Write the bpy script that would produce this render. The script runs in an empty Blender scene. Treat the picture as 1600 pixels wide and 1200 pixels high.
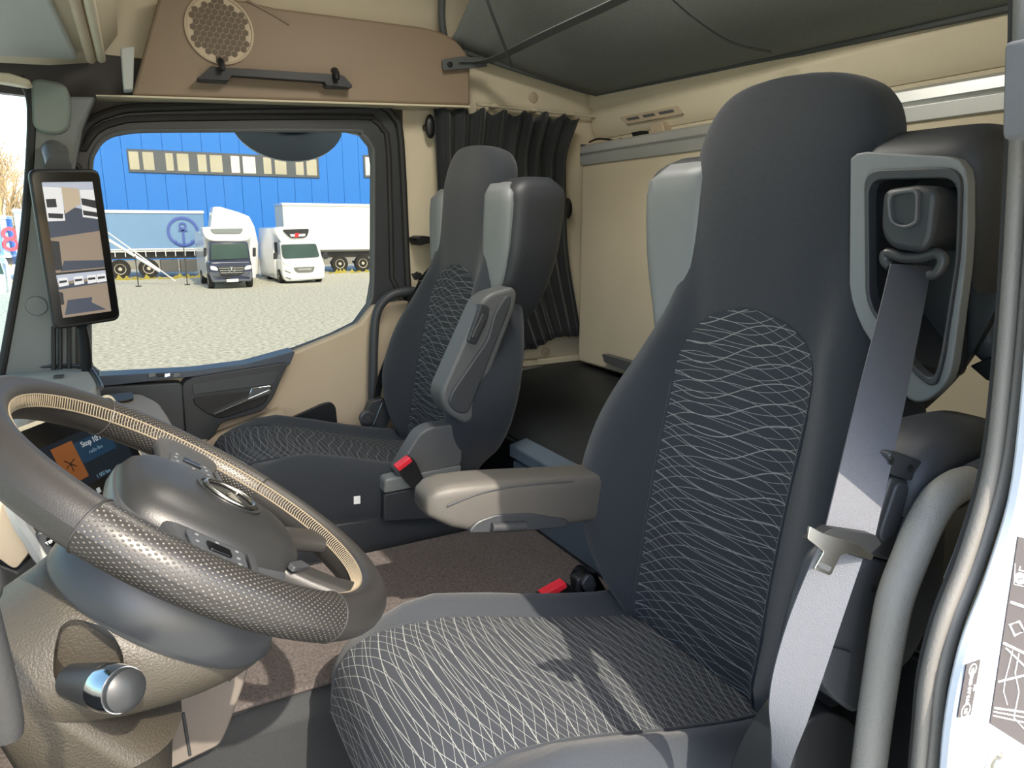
import bpy, bmesh, math, random
from mathutils import Vector as V, Matrix
random.seed(4)
sc = bpy.context.scene
C = sc.collection
R = math.radians
pi = math.pi

# ---------------------------------------------------------------- camera, sky, sun, exposure
# X = towards the rear of the cab, Y = across the cab (driver door -> passenger door), Z = up, cab floor at z = 0
CAM = V((0, 0, 1.25)); YAW = R(28.7); PITCH = R(12.6); FPX = 1100.0
cd = bpy.data.cameras.new('camera'); cam = bpy.data.objects.new('camera', cd); C.objects.link(cam)
cam.location = CAM; cam.rotation_euler = (R(90) - PITCH, 0, -YAW)
cd.sensor_width = 36; cd.lens = 36 * FPX / 1600; cd.clip_start = .02; cd.clip_end = 600
sc.camera = cam
sc.view_settings.view_transform = 'Standard'; sc.view_settings.look = 'None'
sc.view_settings.gamma = 1; sc.view_settings.use_curve_mapping = False
sc.view_settings.exposure = 0.3
SUN_EL = R(42); SUN_DIR = V((-.10, .99, 0)).normalized()          # horizontal travel of the sunlight
w = bpy.data.worlds.new('World'); sc.world = w; w.use_nodes = True
nt = w.node_tree; nt.nodes.clear()
wo = nt.nodes.new('ShaderNodeOutputWorld'); bg = nt.nodes.new('ShaderNodeBackground'); sk = nt.nodes.new('ShaderNodeTexSky')
sk.sky_type = 'NISHITA'; sk.sun_disc = False; sk.sun_elevation = SUN_EL
sk.sun_rotation = math.atan2(-SUN_DIR.x, -SUN_DIR.y); sk.air_density = 1.1; sk.dust_density = 2.2; sk.ozone_density = 1.0
nt.links.new(sk.outputs[0], bg.inputs[0]); bg.inputs[1].default_value = .55
nt.links.new(bg.outputs[0], wo.inputs[0])
sl = bpy.data.lights.new('sun', 'SUN'); sl.energy = 7.5; sl.angle = R(.6); sl.color = (1, .89, .73)
so_ = bpy.data.objects.new('sun', sl); C.objects.link(so_)
sd = V((SUN_DIR.x * math.cos(SUN_EL), SUN_DIR.y * math.cos(SUN_EL), -math.sin(SUN_EL)))
so_.rotation_euler = sd.to_track_quat('-Z', 'Y').to_euler(); so_.location = (1.5, -6, 6)

cR = V((math.cos(YAW), -math.sin(YAW), 0)); cF = V((math.sin(YAW) * math.cos(PITCH), math.cos(YAW) * math.cos(PITCH), -math.sin(PITCH))); cU = cR.cross(cF)
def at(px, py, X=None, Y=None, Z=None, P=None, N=None):
    "where the sight line of a photograph pixel meets a real plane of the place"
    d = cR * ((px - 800) / FPX) + cU * ((600 - py) / FPX) + cF
    if X is not None: t = (X - CAM.x) / d.x
    elif Y is not None: t = (Y - CAM.y) / d.y
    elif Z is not None: t = (Z - CAM.z) / d.z
    else: t = (P - CAM).dot(N) / d.dot(N)
    return CAM + d * t
def ats(pts, **k): return [at(*p, **k) for p in pts]

# ---------------------------------------------------------------- materials
def srgb(c):
    f = lambda v: (v / 12.92 if v <= .04045 else ((v + .055) / 1.055) ** 2.4)
    return tuple(f(x / 255) for x in c) + (1,)
class NG:
    def __init__(s, mat): s.t = mat.node_tree; s.n = s.t.nodes
    def new(s, ty, **k):
        n = s.n.new(ty)
        for a, b in k.items(): setattr(n, a, b)
        return n
    def link(s, a, b): s.t.links.new(a, b)
    def math(s, op, a, b=None, c=None):
        n = s.new('ShaderNodeMath', operation=op)
        for i, v in enumerate((a, b, c)):
            if v is None: continue
            if isinstance(v, (int, float)): n.inputs[i].default_value = v
            else: s.link(v, n.inputs[i])
        return n.outputs[0]
    def mix(s, f, a, b):
        n = s.new('ShaderNodeMix', data_type='RGBA')
        for k, v in ((0, f), (6, a), (7, b)):
            if isinstance(v, (int, float)): n.inputs[k].default_value = v
            elif isinstance(v, tuple): n.inputs[k].default_value = v
            else: s.link(v, n.inputs[k])
        return n.outputs[2]
MATS = {}
def mat(name, rgb, rough=.55, metal=0, var=.12, vs=6, bump=0, bs=200, spec=.5, coat=0, sheen=0, emit=0):
    m = bpy.data.materials.new(name); m.use_nodes = True; g = NG(m); p = g.n['Principled BSDF']
    col = srgb(rgb); p.inputs['Roughness'].default_value = rough; p.inputs['Metallic'].default_value = metal
    p.inputs['Specular IOR Level'].default_value = spec; p.inputs['Coat Weight'].default_value = coat; p.inputs['Sheen Weight'].default_value = sheen
    tc = g.new('ShaderNodeTexCoord')
    if var:
        nz = g.new('ShaderNodeTexNoise'); nz.inputs['Scale'].default_value = vs; nz.inputs['Detail'].default_value = 4
        g.link(tc.outputs['Object'], nz.inputs['Vector'])
        a = tuple(max(0, min(1, x * (1 - var))) for x in col[:3]) + (1,); b = tuple(min(1, x * (1 + var)) for x in col[:3]) + (1,)
        g.link(g.mix(nz.outputs[0], a, b), p.inputs['Base Color'])
    else: p.inputs['Base Color'].default_value = col
    if bump:
        n2 = g.new('ShaderNodeTexNoise'); n2.inputs['Scale'].default_value = bs; n2.inputs['Detail'].default_value = 3
        g.link(tc.outputs['Object'], n2.inputs['Vector'])
        bp = g.new('ShaderNodeBump'); bp.inputs['Strength'].default_value = bump; bp.inputs['Distance'].default_value = .002
        g.link(n2.outputs[0], bp.inputs['Height']); g.link(bp.outputs[0], p.inputs['Normal'])
    if emit:
        p.inputs['Emission Color'].default_value = col; p.inputs['Emission Strength'].default_value = emit
    MATS[name] = m
    return m
def glass_mat(name, tint, gloss=.06):
    m = bpy.data.materials.new(name); m.use_nodes = True; g = NG(m); g.n.clear()
    o = g.new('ShaderNodeOutputMaterial'); t = g.new('ShaderNodeBsdfTransparent'); t.inputs[0].default_value = tint + (1,)
    s = g.new('ShaderNodeBsdfGlossy'); s.inputs['Roughness'].default_value = 0
    lw = g.new('ShaderNodeLayerWeight'); lw.inputs[0].default_value = .12
    mx = g.new('ShaderNodeMixShader'); g.link(g.math('MULTIPLY', lw.outputs['Fresnel'], .25), mx.inputs[0])
    g.link(t.outputs[0], mx.inputs[1]); g.link(s.outputs[0], mx.inputs[2]); g.link(mx.outputs[0], o.inputs[0])
    return m

# ---------------------------------------------------------------- mesh helpers
LOC = {}
class MB:
    def __init__(s): s.v = []; s.f = []; s.uv = {}; s.flip = False
    def add(s, vs, fs, uvs=None):
        o = len(s.v); s.v += [V(p) for p in vs]; s.f += [[i + o for i in f] for f in fs]
        if uvs:
            for i, u in enumerate(uvs): s.uv[o + i] = u
        return s
    def obox(s, c, ax, ay, az):
        c, ax, ay, az = V(c), V(ax), V(ay), V(az)
        vs = [c + ax * i + ay * j + az * k for k in (-1, 1) for j in (-1, 1) for i in (-1, 1)]
        return s.add(vs, [(0, 2, 3, 1), (4, 5, 7, 6), (0, 1, 5, 4), (2, 6, 7, 3), (0, 4, 6, 2), (1, 3, 7, 5)])
    def box(s, lo, hi):
        lo, hi = V(lo), V(hi); h = (hi - lo) / 2
        return s.obox((lo + hi) / 2, (h.x, 0, 0), (0, h.y, 0), (0, 0, h.z))
    def prism(s, pts, vec):
        pts = [V(p) for p in pts]; vec = V(vec); n = len(pts)
        return s.add(pts + [p + vec for p in pts], [list(range(n))[::-1], list(range(n, 2 * n))] + [(i, (i + 1) % n, n + (i + 1) % n, n + i) for i in range(n)])
    def frame(s, o, i, vec):
        n = len(o); vec = V(vec); vs = [V(p) for p in o] + [V(p) for p in i]; vs += [p + vec for p in vs]; fs = []
        for k in range(n):
            j = (k + 1) % n; m = 2 * n
            fs += [(k, j, n + j, n + k), (m + k, m + n + k, m + n + j, m + j), (k, m + k, m + j, j), (n + k, n + j, m + n + j, m + n + k)]
        return s.add(vs, fs)
    def rows(s, rows, closed=False, caps=True, loop=False, uv=None):
        m = len(rows[0]); n = len(rows); vs = [p for r in rows for p in r]; fs = []
        for i in range(n if loop else n - 1):
            i2 = (i + 1) % n
            for j in range(m if closed else m - 1):
                j2 = (j + 1) % m
                fs.append((i * m + j, i * m + j2, i2 * m + j2, i2 * m + j))
        if closed and caps and not loop: fs += [list(range(m))[::-1], list(range((n - 1) * m, n * m))]
        us = None
        if uv: us = [uv(i / (n - 1), j / (m - 1)) for i in range(n) for j in range(m)]
        return s.add(vs, fs, us)
    def tube(s, path, r, n=10, loop=False, flat=None, up=None):
        path = [V(p) for p in path]; k = len(path); rs = r if isinstance(r, (list, tuple)) else [r] * k
        rows = []; nrm = None
        for i, p in enumerate(path):
            a = path[(i - 1) % k] if (i or loop) else path[0]; b = path[(i + 1) % k] if (i < k - 1 or loop) else path[-1]
            t = (b - a).normalized()
            if nrm is None:
                nrm = V(up) if up else (V((0, 0, 1)) if abs(t.z) < .9 else V((1, 0, 0)))
            elif up: nrm = V(up)
            nrm = (nrm - t * nrm.dot(t)).normalized(); bn = t.cross(nrm)
            q = flat or 1
            rows.append([p + (nrm * math.cos(2 * pi * j / n) + bn * math.sin(2 * pi * j / n) * q) * rs[i] for j in range(n)])
        return s.rows(rows, closed=True, loop=loop)
    def ribbon(s, left, right, th, side):
        rows = []; side = V(side) * th
        for a, b in zip(left, right): rows.append([V(a), V(b), V(b) + side, V(a) + side])
        return s.rows(rows, closed=True)
    def lathe(s, o, ax, prof, n=24, arc=None):
        o = V(o); ax = V(ax).normalized(); e = V((0, 0, 1)) if abs(ax.z) < .9 else V((1, 0, 0)); e = (e - ax * e.dot(ax)).normalized(); g = ax.cross(e)
        rows = [[o + ax * h + (e * math.cos(2 * pi * j / n) + g * math.sin(2 * pi * j / n)) * max(r, 1e-4) for j in range(n)] for r, h in prof]
        return s.rows(rows, closed=True)
    def build(s, name, m, parent=None, bevel=0, seg=2, sub=0, solid=0, smooth=True, ang=38, cut=None, tri=False):
        L = LOC.get(parent.name, V((0, 0, 0))) if parent else V((0, 0, 0))
        me = bpy.data.meshes.new(name)
        me.from_pydata([p - L for p in s.v], [], s.f); me.validate(clean_customdata=False)
        if s.uv:
            ul = me.uv_layers.new(name='UVMap')
            for l in me.loops: ul.data[l.index].uv = s.uv.get(l.vertex_index, (0, 0))
        bm = bmesh.new(); bm.from_mesh(me); bmesh.ops.recalc_face_normals(bm, faces=bm.faces); bm.to_mesh(me); bm.free()
        o = bpy.data.objects.new(name, me); C.objects.link(o)
        mats = m if isinstance(m, list) else [m]
        for q in mats: me.materials.append(q)
        if cut:
            co = cut.build('cutter', mats[0], None, smooth=False); co.location = -L
            md = o.modifiers.new('b', 'BOOLEAN'); md.operation = 'DIFFERENCE'; md.solver = 'EXACT'; md.object = co
            bpy.context.view_layer.update()
            nm = bpy.data.meshes.new_from_object(o.evaluated_get(bpy.context.evaluated_depsgraph_get()))
            o.modifiers.clear(); o.data = nm; me = nm; me.name = name; bpy.data.objects.remove(co)
        if smooth:
            me.polygons.foreach_set('use_smooth', [True] * len(me.polygons))
            me.set_sharp_from_angle(angle=R(ang))
        if solid: md = o.modifiers.new('s', 'SOLIDIFY'); md.thickness = solid; md.offset = -1
        if bevel: md = o.modifiers.new('v', 'BEVEL'); md.width = bevel; md.segments = seg; md.limit_method = 'ANGLE'; md.angle_limit = R(35)
        if sub: md = o.modifiers.new('u', 'SUBSURF'); md.levels = sub; md.render_levels = sub
        if parent: o.parent = parent; LOC[o.name] = L
        else: LOC[o.name] = V((0, 0, 0))
        return o
def tag(o, label, cat, group=None):
    o['label'] = label; o['category'] = cat
    if group: o['group'] = group
    return o
def struct(o, label=None):
    o['kind'] = 'structure'
    if label: o['label'] = label
    return o
def thing(name, loc, label=None, cat=None, group=None, kind=None):
    o = bpy.data.objects.new(name, None); C.objects.link(o); o.location = V(loc); o.empty_display_size = .05; LOC[o.name] = V(loc)
    if label: o['label'] = label
    if cat: o['category'] = cat
    if group: o['group'] = group
    if kind: o['kind'] = kind
    return o
def lerp(a, b, t): return a + (b - a) * t
def tab(t, ks):
    "smooth monotone interpolation through a table"
    n = len(ks)
    if t <= ks[0][0]: return ks[0][1]
    if t >= ks[-1][0]: return ks[-1][1]
    for i in range(n - 1):
        (x0, y0), (x1, y1) = ks[i], ks[i + 1]
        if t <= x1:
            d = (y1 - y0) / (x1 - x0)
            dp = (y0 - ks[i - 1][1]) / (x0 - ks[i - 1][0]) if i else d
            dn = (ks[i + 2][1] - y1) / (ks[i + 2][0] - x1) if i + 2 < n else d
            m0 = 0 if dp * d <= 0 else 2 * dp * d / (dp + d); m1 = 0 if dn * d <= 0 else 2 * dn * d / (dn + d)
            h = x1 - x0; u = (t - x0) / h
            return (2 * u ** 3 - 3 * u * u + 1) * y0 + (u ** 3 - 2 * u * u + u) * h * m0 + (3 * u * u - 2 * u ** 3) * y1 + (u ** 3 - u * u) * h * m1
def cat_(pts, n=8):
    "smooth curve through points"
    pts = [V(p) for p in pts]; out = []
    for i in range(len(pts) - 1):
        p0 = pts[max(i - 1, 0)]; p1 = pts[i]; p2 = pts[i + 1]; p3 = pts[min(i + 2, len(pts) - 1)]
        for k in range(n):
            t = k / n
            out.append(.5 * ((2 * p1) + (p2 - p0) * t + (2 * p0 - 5 * p1 + 4 * p2 - p3) * t * t + (3 * p1 - p0 - 3 * p2 + p3) * t ** 3))
    return out + [pts[-1]]
def loopc(pts, n=5):
    pts = [V(p) for p in pts]; k = len(pts); out = []
    for i in range(k):
        p0, p1, p2, p3 = pts[i - 1], pts[i], pts[(i + 1) % k], pts[(i + 2) % k]
        for j in range(n):
            t = j / n
            out.append(.5 * ((2 * p1) + (p2 - p0) * t + (2 * p0 - 5 * p1 + 4 * p2 - p3) * t * t + (3 * p1 - p0 - 3 * p2 + p3) * t ** 3))
    return out
def rnd(pts, r, n=5):
    "polygon with rounded corners (any plane)"
    pts = [V(p) for p in pts]; out = []; k = len(pts)
    for i in range(k):
        a, b, c = pts[i - 1], pts[i], pts[(i + 1) % k]
        d1 = (a - b); d2 = (c - b); l = min(r, d1.length * .48, d2.length * .48)
        p = b + d1.normalized() * l; q = b + d2.normalized() * l
        for j in range(n + 1):
            t = j / n
            out.append(p * (1 - t) ** 2 + b * 2 * t * (1 - t) + q * t * t)
    return out
def sm(x, a, b):
    t = max(0, min(1, (x - a) / (b - a))); return t * t * (3 - 2 * t)
def sup(x, p): return math.copysign(abs(x) ** p, x)
def text(body, size, m, parent, M4, name='lettering', ext=.0004):
    cu = bpy.data.curves.new('txt', 'FONT'); cu.body = body; cu.size = size; cu.align_x = 'CENTER'; cu.align_y = 'CENTER'; cu.extrude = ext
    t = bpy.data.objects.new('txt', cu); C.objects.link(t); bpy.context.view_layer.update()
    me = bpy.data.meshes.new_from_object(t.evaluated_get(bpy.context.evaluated_depsgraph_get())); bpy.data.objects.remove(t)
    me.name = name; me.transform(M4)
    L = LOC.get(parent.name, V((0, 0, 0))); me.transform(Matrix.Translation(-L)); me.materials.clear(); me.materials.append(m)
    o = bpy.data.objects.new(name, me); C.objects.link(o); o.parent = parent; LOC[o.name] = L
    return o
def basis(o, x, y):
    x = V(x).normalized(); y = V(y); y = (y - x * y.dot(x)).normalized(); z = x.cross(y)
    return Matrix(((x.x, y.x, z.x, o[0]), (x.y, y.y, z.y, o[1]), (x.z, y.z, z.z, o[2]), (0, 0, 0, 1)))

# ---------------------------------------------------------------- palette
beige = mat('beige_felt', (218, 207, 182), .9, bump=.25, bs=350, var=.06)
beige2 = mat('beige_plastic', (192, 175, 150), .6, bump=.15, bs=500, var=.04)
cream = mat('cream_plastic', (205, 195, 170), .6, bump=.1, bs=500, var=.04)
grey_lt = mat('light_grey_vinyl', (112, 117, 117), .5, bump=.12, bs=600, var=.05)
grey_md = mat('mid_grey_plastic', (90, 92, 94), .5, bump=.12, bs=600, var=.05)
grey_dk = mat('dark_grey_plastic', (60, 63, 67), .48, bump=.12, bs=600, var=.06)
char = mat('charcoal_plastic', (50, 53, 57), .45, bump=.1, bs=600, var=.06)
black = mat('black_plastic', (24, 26, 29), .45, bump=.05, bs=500, var=.06)
rubber = mat('black_rubber', (38, 38, 38), .65, bump=.15, bs=400, var=.08)
fabric = mat('charcoal_fabric', (40, 45, 52), .95, bump=.5, bs=900, var=.12, vs=300, sheen=.15)
vinyl = mat('charcoal_vinyl', (48, 51, 56), .5, bump=.2, bs=700, var=.05)
carpet = mat('dark_carpet', (62, 57, 56), 1, bump=1, bs=400, var=2.2, vs=190)
matting = mat('ribbed_mat', (36, 39, 42), .8, bump=.5, bs=500, var=.2, vs=150)
curtainm = mat('black_curtain', (30, 35, 38), .8, bump=.1, bs=300, var=.15, vs=5, sheen=.2)
netm = mat('black_net', (124, 128, 124), .9, bump=.7, bs=420, var=.35, vs=350)
strapm = mat('strap_webbing', (86, 90, 90), .8, bump=.4, bs=500, var=.1)
beltm = mat('belt_webbing', (84, 87, 94), .6, bump=.35, bs=700, var=.06, vs=120)
alum = mat('brushed_aluminium', (205, 208, 206), .42, .5, var=.04)
steel = mat('bright_steel', (190, 188, 182), .25, 1, var=.06)
chrome = mat('chrome', (225, 228, 232), .12, 1, var=0)
leather = mat('grey_leather', (40, 39, 38), .42, bump=.18, bs=900, var=.06)
leather_tan = mat('column_leathergrain', (60, 56, 49), .42, bump=.45, bs=420, var=.1, vs=14)
satin = mat('satin_grey_plastic', (56, 58, 61), .36, bump=.03, bs=900, var=.05)
hubm = mat('hub_pad', (38, 39, 40), .4, bump=.12, bs=900, var=.04)
armm = mat('armrest_vinyl', (76, 74, 71), .5, bump=.22, bs=800, var=.05)
stitch = mat('tan_thread', (122, 112, 94), .7, var=.05)
red = mat('red_button', (225, 48, 62), .35, var=.03)
white = mat('white_print', (238, 240, 240), .6, var=0)
bodyw = mat('white_body_paint', (226, 230, 236), .25, var=.02, coat=.5)
screen_black = mat('black_glass', (10, 11, 13), .12, var=0)
glass_side = glass_mat('side_glass', (.56, .555, .51))
glass_front = glass_mat('front_glass', (.62, .68, .66))

def perf_mat(name, rgb, U, Vn):
    m = mat(name, rgb, .38, bump=0, var=.05); g = NG(m); p = g.n['Principled BSDF']
    uv = g.new('ShaderNodeUVMap'); sp = g.new('ShaderNodeSeparateXYZ'); g.link(uv.outputs[0], sp.inputs[0])
    u = g.math('MULTIPLY', sp.outputs[0], U); v = g.math('MULTIPLY', sp.outputs[1], Vn)
    def dots(du, dv):
        a = g.math('SUBTRACT', g.math('FRACT', g.math('ADD', u, du)), .5); b = g.math('SUBTRACT', g.math('FRACT', g.math('ADD', v, dv)), .5)
        return g.math('SQRT', g.math('ADD', g.math('MULTIPLY', a, a), g.math('MULTIPLY', b, b)))
    d = g.math('MINIMUM', dots(0, 0), dots(.5, .5))
    k = g.math('SUBTRACT', 1, g.math('SMOOTH_MIN', 1, g.math('MULTIPLY', d, 5.0), .1))
    k = g.math('MAXIMUM', k, 0)
    bc = p.inputs['Base Color'].links[0].from_socket
    g.link(g.mix(g.math('MULTIPLY', k, 1.3), bc, srgb((88, 84, 78))), p.inputs['Base Color'])
    bp = g.new('ShaderNodeBump'); bp.inputs['Strength'].default_value = .5; bp.inputs['Distance'].default_value = .0015; bp.invert = True
    g.link(k, bp.inputs['Height']); g.link(bp.outputs[0], p.inputs['Normal'])
    return m
def weave_mat(name, base, line, N=34, U=1.0, thick=.03, strength=.6):
    "dark upholstery with crossing wavy threads, from the panel's own UVs (metres)"
    m = mat(name, base, .95, bump=.4, bs=900, var=.1, vs=300); g = NG(m); p = g.n['Principled BSDF']
    uv = g.new('ShaderNodeUVMap'); sp = g.new('ShaderNodeSeparateXYZ'); g.link(uv.outputs[0], sp.inputs[0]); u, v = sp.outputs[0], sp.outputs[1]
    nz = g.new('ShaderNodeTexNoise'); nz.inputs['Scale'].default_value = 3.2; nz.inputs['Detail'].default_value = .5; g.link(uv.outputs[0], nz.inputs['Vector'])
    n2 = g.math('SUBTRACT', nz.outputs[0], .5)
    fam = []
    for (amp, k, ph, sl, n, na) in ((.022, 11, .4, .26, N, .10), (.020, 13, 2.6, -.30, N * .93, -.10), (.014, 16, 4.4, .02, N * .6, .12)):
        s1 = g.math('MULTIPLY', g.math('SINE', g.math('ADD', g.math('MULTIPLY', u, k), g.math('ADD', g.math('MULTIPLY', v, 5), ph))), amp)
        f = g.math('ADD', g.math('ADD', v, s1), g.math('ADD', g.math('MULTIPLY', u, sl), g.math('MULTIPLY', n2, na)))
        fr = g.math('ABSOLUTE', g.math('SUBTRACT', g.math('FRACT', g.math('MULTIPLY', f, n)), .5))
        fam.append(g.math('LESS_THAN', fr, thick))
    k = g.math('MAXIMUM', fam[0], g.math('MAXIMUM', fam[1], fam[2]))
    bc = p.inputs['Base Color'].links[0].from_socket
    g.link(g.mix(g.math('MULTIPLY', k, strength), bc, srgb(line)), p.inputs['Base Color'])
    return m
weave = weave_mat('wave_thread_fabric', (44, 48, 55), (162, 165, 162), N=52, thick=.024)
weave_c = weave_mat('wave_thread_fabric_cushion', (44, 48, 55), (162, 165, 162), N=62, thick=.024)
perf = perf_mat('perforated_leather', (37, 36, 35), 200, 30)
# ================================================================= cab shell
def slab(name, lo, hi, m, label=None, parent=None, bevel=0):
    o = MB().box(lo, hi).build(name, m, parent, bevel=bevel)
    return struct(o, label) if not parent else o
YD, YP = .355, 2.56                       # door planes: driver, passenger
slab('floor', (-.75, .36, -.06), (1.95, 2.62, .0), matting, 'dark cab floor')
slab('ceiling', (-.75, .36, 2.16), (1.95, 2.62, 2.22), beige, 'beige felt cab ceiling')
slab('wall_rear', (1.80, .36, 0), (1.86, 2.62, 2.18), beige, 'beige felt rear wall of the cab')
# passenger side wall behind and below the door
pw = thing('wall_passenger', (1.3, YP, 0), 'beige side wall behind the passenger door', kind='structure')
MB().box((.93, YP, .0), (1.85, YP + .05, 2.18)).build('wall_panel', beige, pw)
MB().box((-.6, YP, 1.69), (.93, YP + .05, 2.18)).build('wall_upper', beige, pw)
MB().prism(ats([(-40, 60), (205, 90), (628, 130), (630, 230), (625, 215), (598, 172), (560, 168), (250, 172), (175, 182), (136, 202), (118, 240), (112, 300), (60, 300), (48, 150), (-40, 140)], Y=2.555), (0, .04, 0)).build('door_header', mat('door_header_grey', (62, 58, 56), .6), pw)
for px, py in ((833, 152), (852, 550)):
    c = at(px, py, Y=YP - .003)
    MB().lathe(c, (0, -1, 0), [(.0001, 0), (.02, 0), (.02, .003), (.016, .005), (.0001, .005)], 20).build('wall_plug', beige2, pw)
# lower ledge trim
MB().box((1.0, YP - .035, .672), (1.8, YP, .70)).build('ledge', cream, pw, bevel=.006)
# front bulkhead + curved windshield
fc = cat_([V((-.30, 2.50, 0)), V((-.44, 2.44, 0)), V((-.55, 2.28, 0)), V((-.62, 1.95, 0)), V((-.65, 1.45, 0)), V((-.62, .95, 0)), V((-.56, .60, 0)), V((-.46, .44, 0)), V((-.42, .36, 0))], 6)
def wall_strip(z0, z1, lean0=0, lean1=0, th=.03):
    rows = []
    for p in fc:
        d = V((-1, 0, 0)) * th
        a, b = V((p.x + lean0, p.y, z0)), V((p.x + lean1, p.y, z1)); rows.append([a, b, b + d, a + d])
    return MB().rows(rows, closed=True)
struct(wall_strip(0, .80).build('wall_front', grey_dk), 'dark front bulkhead under the windshield')
struct(wall_strip(.80, 1.52, 0, .015, .005).build('window_2', glass_front), 'curved windshield glass')
struct(wall_strip(1.52, 1.66, .015, .02, .012).build('trim_4', mat('green_tint_band', (20, 62, 58), .35)), 'dark green shade band along the windshield top')
struct(wall_strip(1.66, 2.18, .02, .03).build('wall_front_upper', cream), 'panel above the windshield')
# lower passenger sill
slab('wall_passenger_sill', (-.75, YP + .02, 0), (.95, YP + .06, .55), char, 'dark sill below the passenger door')

# ---- A pillar (passenger)
ap = thing('trim_1', (-.2, 2.45, .8), 'grey passenger windshield pillar trim', kind='structure')
ol = ats([(48, 150), (150, 150), (128, 200), (116, 260), (116, 620), (-60, 620), (0, 590), (22, 470), (36, 380), (44, 290), (48, 200)], Y=2.44)
MB().prism(ol, (0, .12, 0)).build('pillar_panel', grey_lt, ap, bevel=.012, seg=3)
ol = ats([(47, 120), (105, 130), (112, 165), (108, 205), (80, 212), (50, 200)], Y=2.425)
MB().prism(rnd(ol, .03), (0, .05, 0)).build('pillar_cap', mat('green_grey_trim', (118, 128, 122), .5), ap, bevel=.008)
MB().tube(cat_(ats([(30, 120), (46, 150), (49, 195), (44, 290), (36, 380), (22, 470), (0, 590), (-14, 640)], Y=2.44), 5), .011, 8).build('pillar_seal', rubber, ap)
MB().lathe(at(57, 478, Y=2.437), (0, -1, 0), [(.0001, 0), (.028, 0), (.026, .004), (.0001, .005)], 22).build('pillar_plug', grey_lt, ap)
MB().prism(rnd(ats([(64, 262), (74, 232), (105, 224), (108, 262)], Y=2.42), .02), (0, .04, 0)).build('pillar_bulge', grey_md, ap, bevel=.01)

# ---- passenger door
door = thing('door_1', (.4, 2.5, .1), 'passenger door with beige and dark grey trim', kind='structure')
glass_px = [(141, 268), (148, 236), (165, 216), (195, 207), (260, 204), (540, 204), (566, 210), (580, 228), (584, 256), (583, 440), (577, 476), (556, 505), (520, 523), (460, 546), (380, 567), (300, 578), (160, 586), (146, 575), (140, 560), (140, 400)]
out_px = [(112, 262), (120, 228), (136, 196), (175, 176), (250, 168), (560, 164), (598, 168), (615, 184), (626, 220), (636, 430), (640, 500), (630, 540), (570, 590), (480, 605), (390, 615), (300, 622), (150, 625), (118, 620), (110, 600), (112, 400)]
go = ats(glass_px, Y=2.53); oo = ats(out_px, Y=2.53)
MB().frame(oo, go, (0, .05, 0)).build('door_frame', char, door, bevel=.006)
mid = [lerp(a, b, .45) for a, b in zip(oo, go)]
MB().tube(loopc(mid[:11], 2)[:20], .011, 8).build('seal', rubber, door)
MB().tube(loopc([p + V((0, -.005, 0)) for p in oo], 3), .013, 8, loop=True).build('door_seal', rubber, door)
MB().tube(loopc([p + V((0, 0, 0)) for p in go], 3), .007, 8, loop=True).build('glass_seal', mat('grey_rubber', (88, 92, 94), .6), door)
gl = MB().prism([p + V((0, .03, 0)) for p in ats(glass_px, Y=2.53)], (0, .004, 0)).build('window_1', glass_side, door)
# door panel
pan = ats([(120, 600), (300, 583), (385, 571), (462, 549), (524, 524), (562, 506), (584, 478), (640, 470), (642, 560), (632, 700), (560, 740), (300, 800), (110, 800)], Y=2.49)
MB().prism(pan, (0, .06, 0)).build('door_panel', beige2, door, bevel=.01, seg=3)
up = ats([(150, 588), (300, 580), (385, 569), (462, 548), (452, 572), (160, 604)], Y=2.44)
MB().prism(rnd(up, .012, 3), (0, .09, 0)).build('door_ledge', mat('blue_grey_plastic', (66, 76, 88), .35, bump=.08, bs=500), door, bevel=.006)
arm_o = ats([(284, 600), (300, 590), (452, 566), (440, 590), (428, 620), (412, 642), (345, 660), (330, 690), (292, 700)], Y=2.42)
MB().prism(rnd(arm_o, .02, 3), (0, .08, 0)).build('armrest_module', char, door, bevel=.008, seg=3)
MB().prism(rnd(ats([(300, 600), (436, 580), (428, 600), (302, 617)], Y=2.415), .008, 3), (0, .02, 0)).build('armrest_pad', grey_dk, door, bevel=.004)
MB().prism(rnd(ats([(301, 622), (426, 604), (414, 632), (346, 655), (325, 648), (304, 632)], Y=2.416), .02, 3), (0, .02, 0)).build('handle_recess', black, door, bevel=.003)
MB().prism(rnd(ats([(393, 606), (425, 602), (420, 612), (386, 626)], Y=2.405), .004, 2), (0, .014, 0)).build('door_handle', chrome, door, bevel=.003)
MB().prism(rnd(ats([(333, 647), (424, 608), (424, 614), (336, 652)], Y=2.402), .003, 2), (0, .012, 0)).build('handle_strip', chrome, door, bevel=.002)
MB().prism(rnd(ats([(148, 606), (286, 598), (290, 690), (230, 672), (148, 640)], Y=2.43), .02, 3), (0, .06, 0)).build('door_pocket_cover', grey_dk, door, bevel=.006)
MB().prism(rnd(ats([(290, 690), (330, 684), (440, 640), (448, 652), (340, 704), (300, 720)], Y=2.42), .008, 3), (0, .05, 0)).build('lower_trim', beige2, door, bevel=.006)
MB().prism(rnd(ats([(448, 660), (456, 652), (505, 630), (518, 628), (525, 636), (528, 668), (520, 690), (440, 700)], Y=2.482), .02, 4), (0, .02, 0)).build('map_pocket', black, door, bevel=.003)
for (x0, x1, m_) in ((232, 243, grey_lt), (246, 256, black), (257, 266, chrome), (271, 281, grey_lt)):
    MB().prism(ats([(x0, 584), (x1, 583), (x1, 588), (x0, 590)], Y=2.432), (0, .012, 0)).build('window_switch', m_, door, bevel=.001)

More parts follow.
